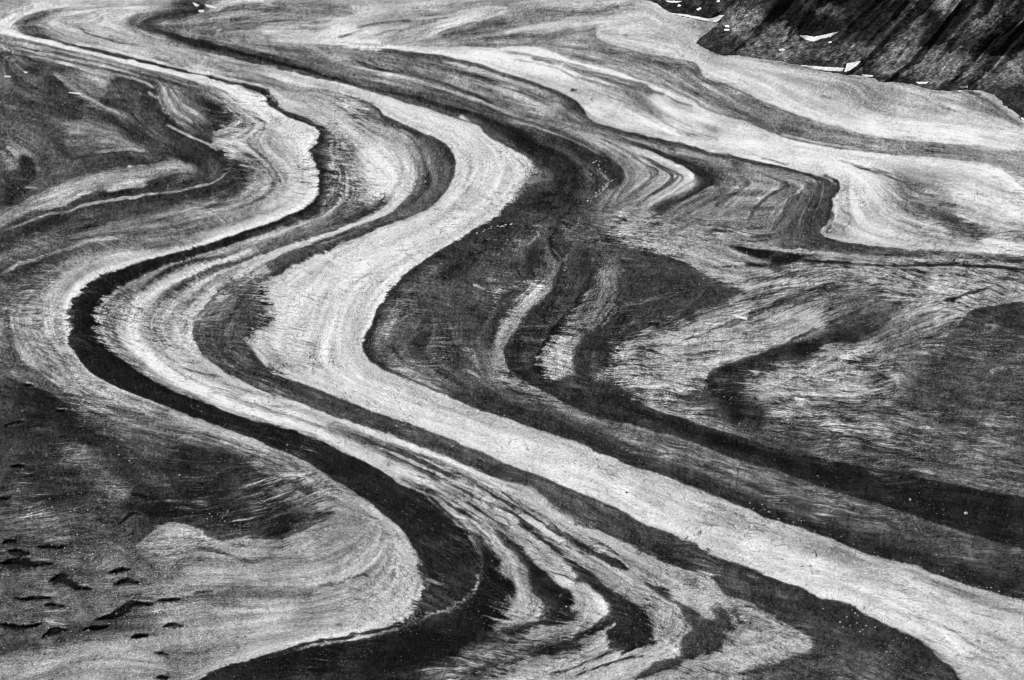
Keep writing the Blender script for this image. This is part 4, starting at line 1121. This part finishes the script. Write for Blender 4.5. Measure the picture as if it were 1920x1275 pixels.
h = h - pm * 3.0 + lip * 2.2
# the sharp crest left of centre, and the pale ridge north of the small bay
for s_, amp_, r_ in (("e:560,185 620,200 750,176 850,158 1000,118", 5, 3), ("e:430,300 640,240 790,228 895,200 1100,180", 3.5, 3),
                     ("i:500,775 560,735 640,720 740,770 900,775 1000,770", 3, 6), ("g:850,560 650,810 500,980 430,1120", 2.5, 4)):
    q, s, tg = spline(P(s_)); m = np.zeros((NV, NU)); i, j = to_ix(q)
    m[np.rint(i).astype(int), np.rint(j).astype(int)] = 1
    m = blur(m, r_); h = h + m / m.max() * amp_
rough = c_am * (c_big * .07 * (1 - br) + c_mid * .05 + c_long * .06 - .35 * np.clip(c_long - 1, 0, 2) * .3) + f_mid * .035 + clump * .05
rough += (1 - br) * (wn(1) * .10 + wn(2) * .10) - br * hair * .12
h = h + rough * cell * 1.9

GREY = 1.06
def to_albedo(t):
    c = np.clip(t, 4, 250) / 255
    lin = np.where(c <= .04045, c / 12.92, ((c + .055) / 1.055) ** 2.4)
    return np.clip(lin / GREY, .006, .92)
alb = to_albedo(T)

# mesh: fine where the survey reaches, then coarser and coarser out to the horizon
def ext(n, st, g):
    d = st * np.cumprod(np.full(n, g)); return np.cumsum(d)
eu = ext(44, ST, 1.16)
us = np.concatenate([U0 - eu[::-1], uu, U1 + eu]); 
ju = np.concatenate([np.clip(np.minimum(eu[::-1] / ST, 500) , 0, NU - 1), np.arange(NU), NU - 1 - np.minimum(eu / ST, 500)])
y0 = y_of_v(vv)
ef = ext(34, (y0[0] - y0[1]), 1.16); en = ext(24, (y0[-2] - y0[-1]), 1.14); en = en[y0[-1] - en > -2500]
ys = np.concatenate([y0[0] + ef[::-1], y0, y0[-1] - en])
iv = np.concatenate([np.minimum(np.arange(len(ef), 0, -1) * 3, 300), np.arange(NV), NV - 1 - np.minimum(np.arange(1, len(en) + 1) * 3, 300)])
Hh = sample(h, *np.meshgrid(iv.astype(float), ju.astype(float), indexing='ij'))
Aa = sample(alb, *np.meshgrid(iv.astype(float), ju.astype(float), indexing='ij'))
dep = np.maximum(ys * CP + CAM_H * SP, 400)
X = (us - PW / 2)[None, :] * dep[:, None] / FPX * (CAM_H - Hh) / CAM_H
Y = ys[:, None] * (CAM_H - Hh) / CAM_H
nr, nc = X.shape
co = np.stack([X, Y, Hh], -1).reshape(-1, 3)
al = Aa.reshape(-1)
print('ice sheet', nr, nc, co.min(0), co.max(0))

# which medial moraine a face belongs to
def dense(k): return spline(EDGES[k][0], 6)[0]
kA = next(k for k, e in enumerate(EDGES) if abs(e[0][0][0] - (400 + 285 / 3.188)) < .01)
kB = next(k for k, e in enumerate(EDGES) if abs(e[0][0][0] - 360) < .01)
kC = next(k for k, e in enumerate(EDGES) if abs(e[0][0][0] - 400) < .01 and len(e[0]) > 60)
kD = next(k for k, e in enumerate(EDGES) if abs(e[0][0][0] - (800 + 750 / 3.188)) < .01)
DA = P("j:900,1000 800,1080 600,1150 400,1200 200,1275")
polyA = np.vstack([dense(kA), [[380, 1400], [620, 1400]], P("j:500,1275 800,1180 900,1050"), dense(kA + 1)[::-1]])
polyB = np.vstack([dense(kB)[5:], [[1830, 1400], [1400, 1400]], dense(kB + 1)[::-1]])
polyD = np.vstack([dense(kD), [[2100, 1040], [2100, 930]], dense(kD + 1)[::-1]])
topC = spline(P("b:700,450 1000,520 1400,620 c:200,620 450,720 620,770 800,850 1000,900 1150,1020 1180,1090 1060,1130 1000,1250 g:900,300 820,430 760,500"), 6)[0]
polyC = np.vstack([dense(kC), [[2100, 1170], [2100, 1050]], dense(kD)[::-1], topC[::-1]])
fu, fv = np.meshgrid((us[:-1] + us[1:]) / 2, np.interp((np.arange(nr - 1) + .5), np.arange(nr), np.concatenate([V0 - np.arange(len(ef), 0, -1) * 50., vv, V1 + np.arange(1, len(en) + 1) * 50.])))
cls = np.zeros(fu.shape, np.int8)
for k, pl in ((4, polyC), (1, polyA), (2, polyB), (3, polyD)):
    m = inside(pl, fu, fv); cls[m] = k
idx = np.arange(nr * nc).reshape(nr, nc)
quads = np.stack([idx[1:, :-1], idx[1:, 1:], idx[:-1, 1:], idx[:-1, :-1]], -1).reshape(-1, 4)
cls = cls.reshape(-1)

def mesh_from(name, verts, faces, albedo, mat, smooth=False):
    me = bpy.data.meshes.new(name)
    nf, k = faces.shape
    me.vertices.add(len(verts)); me.vertices.foreach_set('co', verts.astype(np.float32).ravel())
    me.loops.add(nf * k); me.loops.foreach_set('vertex_index', faces.astype(np.int32).ravel())
    me.polygons.add(nf); me.polygons.foreach_set('loop_start', np.arange(0, nf * k, k, dtype=np.int32))
    me.update(calc_edges=True)
    me.polygons.foreach_set('use_smooth', np.full(nf, smooth))
    if albedo is not None:
        at = me.attributes.new('debris', 'FLOAT', 'POINT'); at.data.foreach_set('value', albedo.astype(np.float32))
    me.materials.append(mat)
    ob = bpy.data.objects.new(name, me); C.objects.link(ob)
    return ob

def ground_mat(name, scale, amt, rough_=.85, spec=.25):
    m = bpy.data.materials.new(name); m.use_nodes = True
    t = m.node_tree; b = t.nodes['Principled BSDF']
    a = t.nodes.new('ShaderNodeAttribute'); a.attribute_name = 'debris'
    g = t.nodes.new('ShaderNodeNewGeometry')
    n = t.nodes.new('ShaderNodeTexNoise'); n.inputs['Scale'].default_value = scale; n.inputs['Detail'].default_value = 6; n.inputs['Roughness'].default_value = .75
    t.links.new(g.outputs['Position'], n.inputs['Vector'])
    r = t.nodes.new('ShaderNodeMapRange'); r.inputs['From Min'].default_value = .25; r.inputs['From Max'].default_value = .75
    r.inputs['To Min'].default_value = 1 - amt; r.inputs['To Max'].default_value = 1 + amt
    t.links.new(n.outputs['Fac'], r.inputs['Value'])
    x = t.nodes.new('ShaderNodeMath'); x.operation = 'MULTIPLY'
    t.links.new(a.outputs['Fac'], x.inputs[0]); t.links.new(r.outputs[0], x.inputs[1])
    cb = t.nodes.new('ShaderNodeCombineColor')
    for k in range(3): t.links.new(x.outputs[0], cb.inputs[k])
    t.links.new(cb.outputs[0], b.inputs['Base Color'])
    b.inputs['Roughness'].default_value = rough_; b.inputs['Specular IOR Level'].default_value = spec
    return m
m_ice = ground_mat('dirty_ice', .35, .22, .9, 0)
m_deb = ground_mat('rock_debris', .45, .4, .95, 0)
names = {0: 'glacier_ice', 1: 'medial_moraine', 2: 'medial_moraine', 3: 'medial_moraine', 4: 'medial_moraine'}
mlab = {1: 'black S-curved band of rock debris nearest the lower left', 2: 'narrow grey band of debris between the striped ice and the widest white band',
        3: 'darkest debris ribbon running to the right edge', 4: 'broad dark debris field at the centre'}
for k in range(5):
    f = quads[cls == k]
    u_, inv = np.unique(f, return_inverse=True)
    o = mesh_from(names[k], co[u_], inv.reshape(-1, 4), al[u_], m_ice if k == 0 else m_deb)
    o['kind'] = 'structure'
    if k: o['label'] = mlab[k]

def h_at(u, v):
    return float(sample(h, np.array([(v - V0) / ST]), np.array([(u - U0) / ST]))[0])

# ------------------------------------------------------------------ mountainside
val[:] = 0; wt[:] = 0
MS = []
def M(s, v, w): MS.append((P(s), v, w))
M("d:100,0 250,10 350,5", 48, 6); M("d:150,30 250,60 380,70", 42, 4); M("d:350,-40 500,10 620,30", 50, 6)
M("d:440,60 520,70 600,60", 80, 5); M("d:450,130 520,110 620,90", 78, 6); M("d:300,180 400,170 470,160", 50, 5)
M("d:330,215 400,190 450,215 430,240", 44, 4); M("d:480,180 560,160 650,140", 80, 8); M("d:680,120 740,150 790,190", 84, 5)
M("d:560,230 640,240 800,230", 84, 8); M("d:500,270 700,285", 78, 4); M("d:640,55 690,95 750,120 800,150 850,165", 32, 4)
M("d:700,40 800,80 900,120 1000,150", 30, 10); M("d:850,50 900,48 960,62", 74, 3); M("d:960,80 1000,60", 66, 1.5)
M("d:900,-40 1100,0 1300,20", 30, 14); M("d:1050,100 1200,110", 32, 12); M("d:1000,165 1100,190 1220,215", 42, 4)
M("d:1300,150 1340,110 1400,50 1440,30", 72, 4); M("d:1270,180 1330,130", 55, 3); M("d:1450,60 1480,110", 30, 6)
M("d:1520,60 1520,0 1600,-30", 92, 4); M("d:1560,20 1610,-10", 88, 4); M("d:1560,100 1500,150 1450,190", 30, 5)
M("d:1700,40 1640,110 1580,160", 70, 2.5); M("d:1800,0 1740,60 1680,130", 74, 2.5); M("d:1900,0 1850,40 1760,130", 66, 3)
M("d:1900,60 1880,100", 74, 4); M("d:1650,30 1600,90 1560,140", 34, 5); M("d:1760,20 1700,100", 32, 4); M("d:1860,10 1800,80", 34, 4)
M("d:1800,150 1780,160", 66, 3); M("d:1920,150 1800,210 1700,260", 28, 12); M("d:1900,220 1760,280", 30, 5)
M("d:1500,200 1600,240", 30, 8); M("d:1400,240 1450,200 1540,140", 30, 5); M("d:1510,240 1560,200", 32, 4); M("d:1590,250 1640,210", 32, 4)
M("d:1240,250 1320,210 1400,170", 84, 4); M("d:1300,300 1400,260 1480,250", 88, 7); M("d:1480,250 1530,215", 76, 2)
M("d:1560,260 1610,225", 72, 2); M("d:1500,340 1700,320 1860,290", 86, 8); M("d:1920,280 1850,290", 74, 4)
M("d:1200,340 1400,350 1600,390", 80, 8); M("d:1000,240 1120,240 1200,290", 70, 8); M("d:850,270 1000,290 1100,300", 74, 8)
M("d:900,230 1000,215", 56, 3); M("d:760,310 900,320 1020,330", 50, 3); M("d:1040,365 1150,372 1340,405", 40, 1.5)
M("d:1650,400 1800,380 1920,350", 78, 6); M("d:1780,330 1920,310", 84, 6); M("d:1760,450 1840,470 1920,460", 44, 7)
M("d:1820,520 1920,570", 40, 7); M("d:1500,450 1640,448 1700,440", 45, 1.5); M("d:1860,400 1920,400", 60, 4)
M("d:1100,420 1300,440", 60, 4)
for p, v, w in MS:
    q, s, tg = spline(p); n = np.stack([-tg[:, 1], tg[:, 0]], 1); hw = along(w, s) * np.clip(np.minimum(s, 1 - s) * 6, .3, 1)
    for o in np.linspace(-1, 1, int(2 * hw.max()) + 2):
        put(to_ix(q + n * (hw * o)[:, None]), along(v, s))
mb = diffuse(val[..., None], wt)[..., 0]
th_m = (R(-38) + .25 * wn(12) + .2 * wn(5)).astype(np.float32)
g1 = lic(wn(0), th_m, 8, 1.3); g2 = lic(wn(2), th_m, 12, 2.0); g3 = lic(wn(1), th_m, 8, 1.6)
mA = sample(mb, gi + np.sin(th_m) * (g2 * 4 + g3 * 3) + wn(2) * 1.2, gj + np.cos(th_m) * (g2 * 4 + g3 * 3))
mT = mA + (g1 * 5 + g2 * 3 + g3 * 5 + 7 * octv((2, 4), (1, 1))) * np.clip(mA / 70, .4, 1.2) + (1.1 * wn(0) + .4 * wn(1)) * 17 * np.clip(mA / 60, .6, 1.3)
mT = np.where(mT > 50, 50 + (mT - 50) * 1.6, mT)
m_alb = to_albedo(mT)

MARG = P("d:-1000,-95 -400,-85 -60,-50 0,-12 40,4 80,18 150,60 300,100 400,120 400,150 340,185 280,205 290,225 380,262 600,293 800,325 1000,368 1200,398 1350,415 1500,452 1650,455 1750,470 1800,530 1860,580 1920,625 2100,800 2500,1100")
MARG = spline(MARG, 4)[0]; MARG = MARG + np.stack([wobble(len(MARG), 3) * 1.6 + wobble(len(MARG), 9) * 2.2, wobble(len(MARG), 3) * .9 + wobble(len(MARG), 9) * 1.1], 1)
mx, my, _ = ground(MARG[:, 0], MARG[:, 1], 0)
ml = np.concatenate([[0], np.cumsum(np.hypot(np.diff(mx), np.diff(my)))])
def rs(step_, n0, n1): return np.arange(n0, n1, step_)

k0 = int(np.searchsorted(MARG[:, 0], 1130)); k1 = int(np.searchsorted(MARG[:, 0], 2000))
s_f = np.concatenate([np.linspace(0, ml[k0], 60, endpoint=False), np.arange(ml[k0], ml[k1], 2.3), np.linspace(ml[k1], ml[-1], 40)])
mxs, mys = np.interp(s_f, ml, mx), np.interp(s_f, ml, my)
mxs2 = mxs + np.interp(s_f, s_f[::3], wob[:len(s_f[::3])] * 3)
t_f = np.concatenate([[-60, -25, -8], np.arange(0, 620, 2.3), np.arange(620, 760, 6), 760 + np.cumsum(np.linspace(8, 60, 50))])
DX, DY = .80, .60
ns, nt_ = len(s_f), len(t_f)
def sm1(n, k):                    # smooth 1-d noise
    c = rng.normal(size=int(n / k) + 4); xs = np.arange(n) / k; i = xs.astype(int); f = xs - i; f = f * f * (3 - 2 * f)
    return c[i] * (1 - f) + c[i + 1] * f
def sm2(n, m, kn, km):
    c = rng.normal(size=(int(n / kn) + 4, int(m / km) + 4)); a = np.arange(n) / kn; b = np.arange(m) / km
    return sample(c, *np.meshgrid(a, b, indexing='ij'))
TT = np.maximum(t_f, 0)[None, :] * np.ones((ns, 1))
gul = 1 - np.abs(sm2(ns, nt_, 22, 140)) * 1.6; gul2 = 1 - np.abs(sm2(ns, nt_, 9, 60)) * 1.6
rise = np.interp(t_f, [-60, 0, 90, 250, 700, 1300, 1700, 2400], [-60, -1, 38, 150, 470, 900, 820, 300])
Z = rise[None, :] + np.clip(TT / 250, 0, 1) * (gul * 11 + gul2 * 5 + sm2(ns, nt_, 60, 90) * 12) * np.clip((TT - 30) / 200, 0, 1) + np.clip(TT / 60, 0, 1) * (sm2(ns, nt_, 2, 2) * .7 + sm2(ns, nt_, 5, 6) * 1.2)
# the rounded lateral ridge at the mountain's foot
XX = mxs2[:, None] + DX * t_f[None, :]; YY = mys[:, None] + DY * t_f[None, :]
lx, ly, _ = ground(1200 + 700 / 2.667, 170 / 2.667)
Z += 14 * np.exp(-((XX - lx) ** 2 / 120 ** 2 + (YY - ly) ** 2 / 150 ** 2)) * np.clip(TT / 60, 0, 1)
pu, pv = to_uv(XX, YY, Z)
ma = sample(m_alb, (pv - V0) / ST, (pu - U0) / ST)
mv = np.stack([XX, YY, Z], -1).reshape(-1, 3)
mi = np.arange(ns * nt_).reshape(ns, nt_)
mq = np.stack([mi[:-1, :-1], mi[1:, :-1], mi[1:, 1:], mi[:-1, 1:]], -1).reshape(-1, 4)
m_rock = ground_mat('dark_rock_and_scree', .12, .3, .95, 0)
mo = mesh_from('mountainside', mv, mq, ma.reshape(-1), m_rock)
mo['kind'] = 'structure'

# ------------------------------------------------------------------ snow patches
from mathutils.bvhtree import BVHTree
from mathutils import Vector
import bmesh
sub = mi[::3, ::3]; sq = np.stack([sub[:-1, :-1], sub[1:, :-1], sub[1:, 1:], sub[:-1, 1:]], -1).reshape(-1, 4)
tree = BVHTree.FromPolygons([tuple(v) for v in mv.tolist()], [tuple(q) for q in sq.tolist()])
def hit(u, v):
    """where a sight line meets the mountain or the ice"""
    d = Vector(((u - PW / 2) / FPX, CP - (v - PH / 2) / FPX * SP, -SP - (v - PH / 2) / FPX * CP)).normalized()
    o = Vector((0, 0, CAM_H))
    hh = h_at(u, v)
    gx, gy, gz = ground(u, v, hh)
    g_ = Vector((float(gx), float(gy), hh)); dg = (g_ - o).length
    r = tree.ray_cast(o, d)
    if r[0] is not None and r[3] < dg: return r[0]
    return g_
def plain_mat(name, lo, hi, scale, rough_=.8):
    m = bpy.data.materials.new(name); m.use_nodes = True
    t = m.node_tree; b = t.nodes['Principled BSDF']
    tc = t.nodes.new('ShaderNodeTexCoord')
    n = t.nodes.new('ShaderNodeTexNoise'); n.inputs['Scale'].default_value = scale; n.inputs['Detail'].default_value = 5
    t.links.new(tc.outputs['Object'], n.inputs['Vector'])
    r = t.nodes.new('ShaderNodeValToRGB')
    r.color_ramp.elements[0].position = .3; r.color_ramp.elements[0].color = (lo, lo, lo, 1)
    r.color_ramp.elements[1].position = .7; r.color_ramp.elements[1].color = (hi, hi, hi, 1)
    t.links.new(n.outputs['Fac'], r.inputs['Fac']); t.links.new(r.outputs[0], b.inputs['Base Color'])
    b.inputs['Roughness'].default_value = rough_; b.inputs['Specular IOR Level'].default_value = .2
    return m
m_snow = plain_mat('old_snow', .6, .9, .15)
m_pale = plain_mat('pale_rock', .38, .62, .6)
m_grey = plain_mat('grey_rubble', .14, .4, .02)
m_dark = plain_mat('dark_rock', .04, .09, .6)
m_icy = plain_mat('bare_ice_block', .7, .9, .6, .5)

def snow(s, label, group, thick=.5):
    thick = min(thick, .5)
    p = P(s)
    q = []
    for k in range(len(p)):                       # ragged melted outline
        a, b = p[k], p[(k + 1) % len(p)]
        n = max(2, int(np.hypot(*(b - a)) / 1.6))
        for t in range(n): q.append(a + (b - a) * t / n + rng.normal(size=2) * (.55, .3))
    bm = bmesh.new()
    vs = [bm.verts.new((x, y, 0)) for x, y in q]
    f = bm.faces.new(vs)
    bmesh.ops.triangulate(bm, faces=[f])
    bmesh.ops.subdivide_edges(bm, edges=[e for e in bm.edges if not e.is_boundary], cuts=1)
    bmesh.ops.triangulate(bm, faces=bm.faces[:])
    rim = {v for e in bm.edges if e.is_boundary for v in e.verts}
    pts_ = {v: hit(v.co.x, v.co.y) for v in bm.verts}
    cen = sum(pts_.values(), Vector()) / len(pts_)
    for v in bm.verts:
        v.co = pts_[v] - cen + Vector((0, 0, (.25 if v in rim else thick) + 1.1))
    top = bm.faces[:]
    r = bmesh.ops.extrude_face_region(bm, geom=top)
    for g_ in r['geom']:
        if isinstance(g_, bmesh.types.BMVert): pass
    new = {g_ for g_ in r['geom'] if isinstance(g_, bmesh.types.BMVert)}
    for v in bm.verts:
        if v not in new: v.co.z -= thick * 1.2 + 2.6
    bmesh.ops.recalc_face_normals(bm, faces=bm.faces[:])
    me = bpy.data.meshes.new('snow_patch'); bm.to_mesh(me); bm.free(); me.materials.append(m_snow)
    ob = bpy.data.objects.new('snow_patch', me); ob.location = cen; C.objects.link(ob)
    ob['label'] = label; ob['category'] = 'snow patch'; ob['group'] = group
GM, GG = 'snow patches left along the foot of the dark mountain', 'small snow remnants on the glacier surface'
snow("d:130,65 220,72 300,88 340,96 370,90 395,79 422,77 405,95 382,113 350,109 300,100 250,88", 'V-shaped white snow patch where the upper ice edge meets the dark slope', GM)
snow("d:803,180 830,179 870,186 920,176 992,160 960,182 900,198 872,209 830,200", 'white snow wedge in the hollow behind the rounded grey ridge', GM)
snow("d:800,327 850,331 920,336 1022,342 1012,357 950,356 880,346", 'long flat white snow strip lying on the ice margin', GM)
snow("d:1033,320 1070,317 1105,307 1082,335 1030,362 1022,356 1052,332 1036,327", 'boomerang-shaped snow patch just right of the long flat strip', GM)
snow("d:1110,374 1165,378 1166,385 1120,384", 'thin white sliver of snow right of the boomerang-shaped patch', GM)
snow("d:1380,412 1445,410 1430,421 1395,420", 'small white snow lens on the dark ice margin, second from the right edge', GM)
snow("d:1600,434 1640,430 1642,440 1608,443", 'small white snow lens at the dark corner of the ice margin near the right', GM)
snow("d:697,246 722,245 723,256 700,257", 'tiny square snow spot alone on the rounded grey ridge', GM)
snow("d:282,46 300,38 308,44 290,54", 'tiny snow spot on the dark slope above the V-shaped patch', GM)
snow("d:384,4 400,3 401,12 386,12", 'tiny snow spot at the very top of the dark slope', GM)
snow("d:125,5 180,6 212,7 190,15 150,12", 'ragged thin snow strip at the top edge beside the ice', GM)
snow("d:190,24 206,27 202,34 188,33", 'tiny snow spot just below the ragged strip at the top edge', GM)
snow("d:422,128 447,128 446,136 425,135", 'upper of two tiny snow bars right of the V-shaped patch', GM)
snow("d:420,147 450,149 446,154 420,153", 'lower of two tiny snow bars right of the V-shaped patch', GM)
snow("d:938,210 960,207 958,216 942,217", 'tiny snow spot below the tip of the white wedge', GM)
snow("d:1904,590 1922,594 1930,604 1908,600", 'small snow patch cut by the right edge of the picture', GM)
snow("a:26,454 65,456 64,464 30,462", 'tiny white snow bar nearest the left edge on the dark basin', GG, .7)
snow("a:144,429 166,430 166,436 148,436", 'tiny white snow spot right of the leftmost bar on the dark basin', GG, .7)
snow("a:410,553 480,557 483,565 430,561", 'long thin white snow bar on the dark basin', GG, .7)
snow("a:1183,62 1220,60 1222,74 1190,75", 'small white snow spot under the black bend at the top', GG, .7)
snow("a:1222,28 1262,33 1300,44 1290,53 1240,42", 'white snow streak right of the black bend at the top', GG, .7)
snow("a:1150,14 1192,32 1182,43 1160,30", 'small white snow wedge left of the black bend at the top', GG, .7)
snow("a:1375,893 1405,904 1402,913 1380,905", 'tiny snow spot at the lower end of the pale gully strip', GG, .7)
snow("h:450,739 515,758 512,768 460,751", 'narrow white snow bar right of the dark wedge in the middle', GG, .7)
snow("h:870,1047 940,1054 932,1062 880,1057", 'upper white snow streak in the hatched ice right of centre', GG, .7)
snow("h:738,1137 792,1145 786,1152 745,1148", 'lower white snow streak in the hatched ice right of centre', GG, .7)

# ------------------------------------------------------------------ boulders
def rock_mesh(seed, mat, flat=.7):
    r_ = np.random.default_rng(seed)
    bm = bmesh.new(); bmesh.ops.create_icosphere(bm, subdivisions=2, radius=1)
    ax = r_.normal(size=(9, 3)); ax /= np.linalg.norm(ax, axis=1)[:, None]; cut = r_.uniform(.62, .95, 9)
    for v in bm.verts:
        p = np.array(v.co)
        for a, c in zip(ax, cut):                 # broken planes
            d = p @ a
            if d > c: p = p - a * (d - c)
        p = p * (1 + r_.normal() * .04) * np.array([1.15, .9, flat])
        v.co = p
    me = bpy.data.meshes.new('boulder'); bm.to_mesh(me); bm.free(); me.materials.append(mat)
    return me
pale = [rock_mesh(s, m_pale, f) for s, f in ((1, .7), (2, .85), (3, .6), (4, .75))]
ice_b = [rock_mesh(s, m_icy, f) for s, f in ((11, .8), (12, 1.1), (13, .7))]
dark = [rock_mesh(s, m_dark, f) for s, f in ((21, .8), (22, .7))]
def rock(u, v, px, kind, label, group, name='boulder', cat='boulder'):
    me = kind[int(rng.integers(0, len(kind)))]
    hh = h_at(u, v); x, y, z = ground(u, v, hh)
    m_per_px = math.hypot(float(y), CAM_H) / FPX
    r_ = px * m_per_px * .5
    o = bpy.data.objects.new(name, me)
    o.location = (float(x), float(y), hh + r_ * .25); o.scale = (r_, r_ * rng.uniform(.8, 1.1), r_ * rng.uniform(.8, 1.2))
    o.rotation_euler = (rng.normal() * .15, rng.normal() * .15, rng.uniform(0, 6.28))
    C.objects.link(o); o['label'] = label; o['category'] = cat; o['group'] = group
GL = 'larger boulders standing out singly'
for s_, px, kind, lab in (
    ("j:772,305", 6, pale, 'large pale boulder alone on the narrow grey moraine left of the white band'),
    ("j:85,298", 4.5, pale, 'pale boulder on the black S-band above the grey bay'),
    ("j:540,220", 4, pale, 'small pale boulder on the narrow grey moraine, upstream of the large lone one'),
    ("b:1268,1088", 5.5, pale, 'bright boulder in the middle of the grey moraine loop near the top'),
    ("g:1035,489", 5, pale, 'bright oval boulder on the dark debris above the central ribbon'),
    ("g:1480,411", 5.5, pale, 'bright boulder just below the folded strips'),
    ("g:1522,490", 5, pale, 'pale boulder above the dark pointed wedge'),
    ("l:680,526", 6, pale, 'bright flat boulder in the darkest ribbon toward the right'),
    ("l:912,583", 8, pale, 'widest bright boulder in the darkest ribbon near the right edge'),
    ("l:120,272", 4, pale, 'pale dot boulder at the upper rim of the darkest ribbon'),
    ("l:295,427", 4, pale, 'pale boulder in the darkest ribbon right of its bend'),
    ("h:443,516", 6, pale, 'white boulder at the end of a dark streak below the folds'),
    ("h:940,540", 5, pale, 'white boulder on the streaked grey ice right of centre'),
    ("h:525,398", 5, pale, 'pale boulder left of the two black scarps'),
    ("i:80,323", 5, pale, 'white boulder near the left edge at mid height'),
    ("i:510,548", 5, pale, 'white boulder on the dark debris above the long dark hollow, left one'),
    ("i:636,550", 5, pale, 'white boulder on the dark debris above the long dark hollow, right one'),
    ("i:326,849", 6, pale, 'white boulder between the black scarps and the grey bay'),
    ("i:362,985", 6, pale, 'large pale boulder below the small curved scarp'),
    ("i:185,664", 5, pale, 'white boulder left of the dark streaks, at the end of a row'),
    ("i:868,1122", 4, dark, 'small black boulder on the pale apron above the black band'),
    ("i:842,1124", 3.5, dark, 'smaller black boulder just left of another on the pale apron'),
    ("j:327,83", 3.5, dark, 'small black boulder near the top of the wide white band'),
    ("i:560,1180", 7, dark, 'black boulder at the left end of the dark rubble at the bottom'),
    ("k:387,496", 5, dark, 'black boulder in the middle of the wide white band')):
    p = P(s_)[0]; rock(p[0], p[1], px, kind, lab, GL)
def scatter(n, s_, spread, px, kind, lab, group, name='boulder', cat='boulder'):
    q, s, tg = spline(P(s_))
    for _ in range(n):
        k = int(rng.integers(0, len(q)))
        u, v = q[k] + rng.normal(size=2) * np.array([spread, spread * .6])
        if not (-40 < u < PW + 40 and 0 < v < PH + 30): continue
        rock(u, v, px * float(np.clip(rng.lognormal(0, .3), .6, 1.8)), kind, lab, group, name, cat)
scatter(95, "i:200,820 350,850 420,950 400,1000 300,1080 150,1150 60,1230", 26, 3.2, pale, 'pale boulder strewn among the black scarps at the lower left', 'pale boulders among the scarps')
scatter(30, "i:700,690 820,700 860,850 780,820", 9, 3.0, pale, 'pale boulder scattered along the rim of the grey bay', 'pale boulders along the bay rim')
scatter(45, "l:0,540 200,620 400,690 600,770 900,870 1100,920", 8, 2.8, pale, 'pale boulder on the dark debris bordering the wide white band', 'pale boulders beside the white band')
scatter(26, "i:100,640 250,710 480,440 700,480", 22, 2.6, pale, 'pale boulder scattered over the dark debris at the left', 'pale boulders on the left debris')
scatter(16, "g:290,435 340,430 390,400 510,388", 4, 3.2, ice_b, 'small white ice block at the dark edge under the white band bend', 'ice blocks under the bend', 'ice_block', 'ice block')
scatter(22, "c:1010,960 1060,1030 1090,1080 1020,1160 980,1200 1010,1260", 3, 2.6, ice_b, 'small white ice block in the line below the black knob', 'ice blocks below the black knob', 'ice_block', 'ice block')
scatter(24, "l:300,930 500,1050 700,1180", 22, 2.8, pale, 'pale boulder on the dark debris at the lower right', 'pale boulders at the lower right')
# fine rubble nobody could count
def rubble():
    bm_v = []; bm_f = []
    tpl = bmesh.new(); bmesh.ops.create_icosphere(tpl, subdivisions=1, radius=1)
    tv = np.array([v.co[:] for v in tpl.verts]); tf = np.array([[v.index for v in f.verts] for f in tpl.faces]); tpl.free()
    br_ = np.clip((base - 60) / 140, 0, 1); n = 0
    while n < 3200:
        u, v = rng.uniform(-20, PW + 20), rng.uniform(300, PH + 20)
        i, j = int((v - V0) / ST), int((u - U0) / ST)
        if br_[i, j] > .45 or patch2[i, j] < rng.normal() * .6 - .1 or rng.uniform() > (v / PH) ** 1.2: continue
        hh = float(h[i, j]); x, y, z = ground(u, v, hh)
        r_ = math.hypot(float(y), CAM_H) / FPX * rng.uniform(.5, 1.15) * .8
        a = tv * (1 + rng.normal(size=tv.shape) * .18) * np.array([r_ * 1.3, r_, r_ * .8]); 
        bm_v.append(a + np.array([float(x), float(y), hh + r_ * .2])); bm_f.append(tf + n * len(tv)); n += 1
    o = mesh_from('rubble', np.vstack(bm_v), np.vstack(bm_f), None, m_grey)
    o['kind'] = 'stuff'; o['label'] = 'fine pale rubble strewn over the dark debris bands'; o['category'] = 'rubble'
rubble()
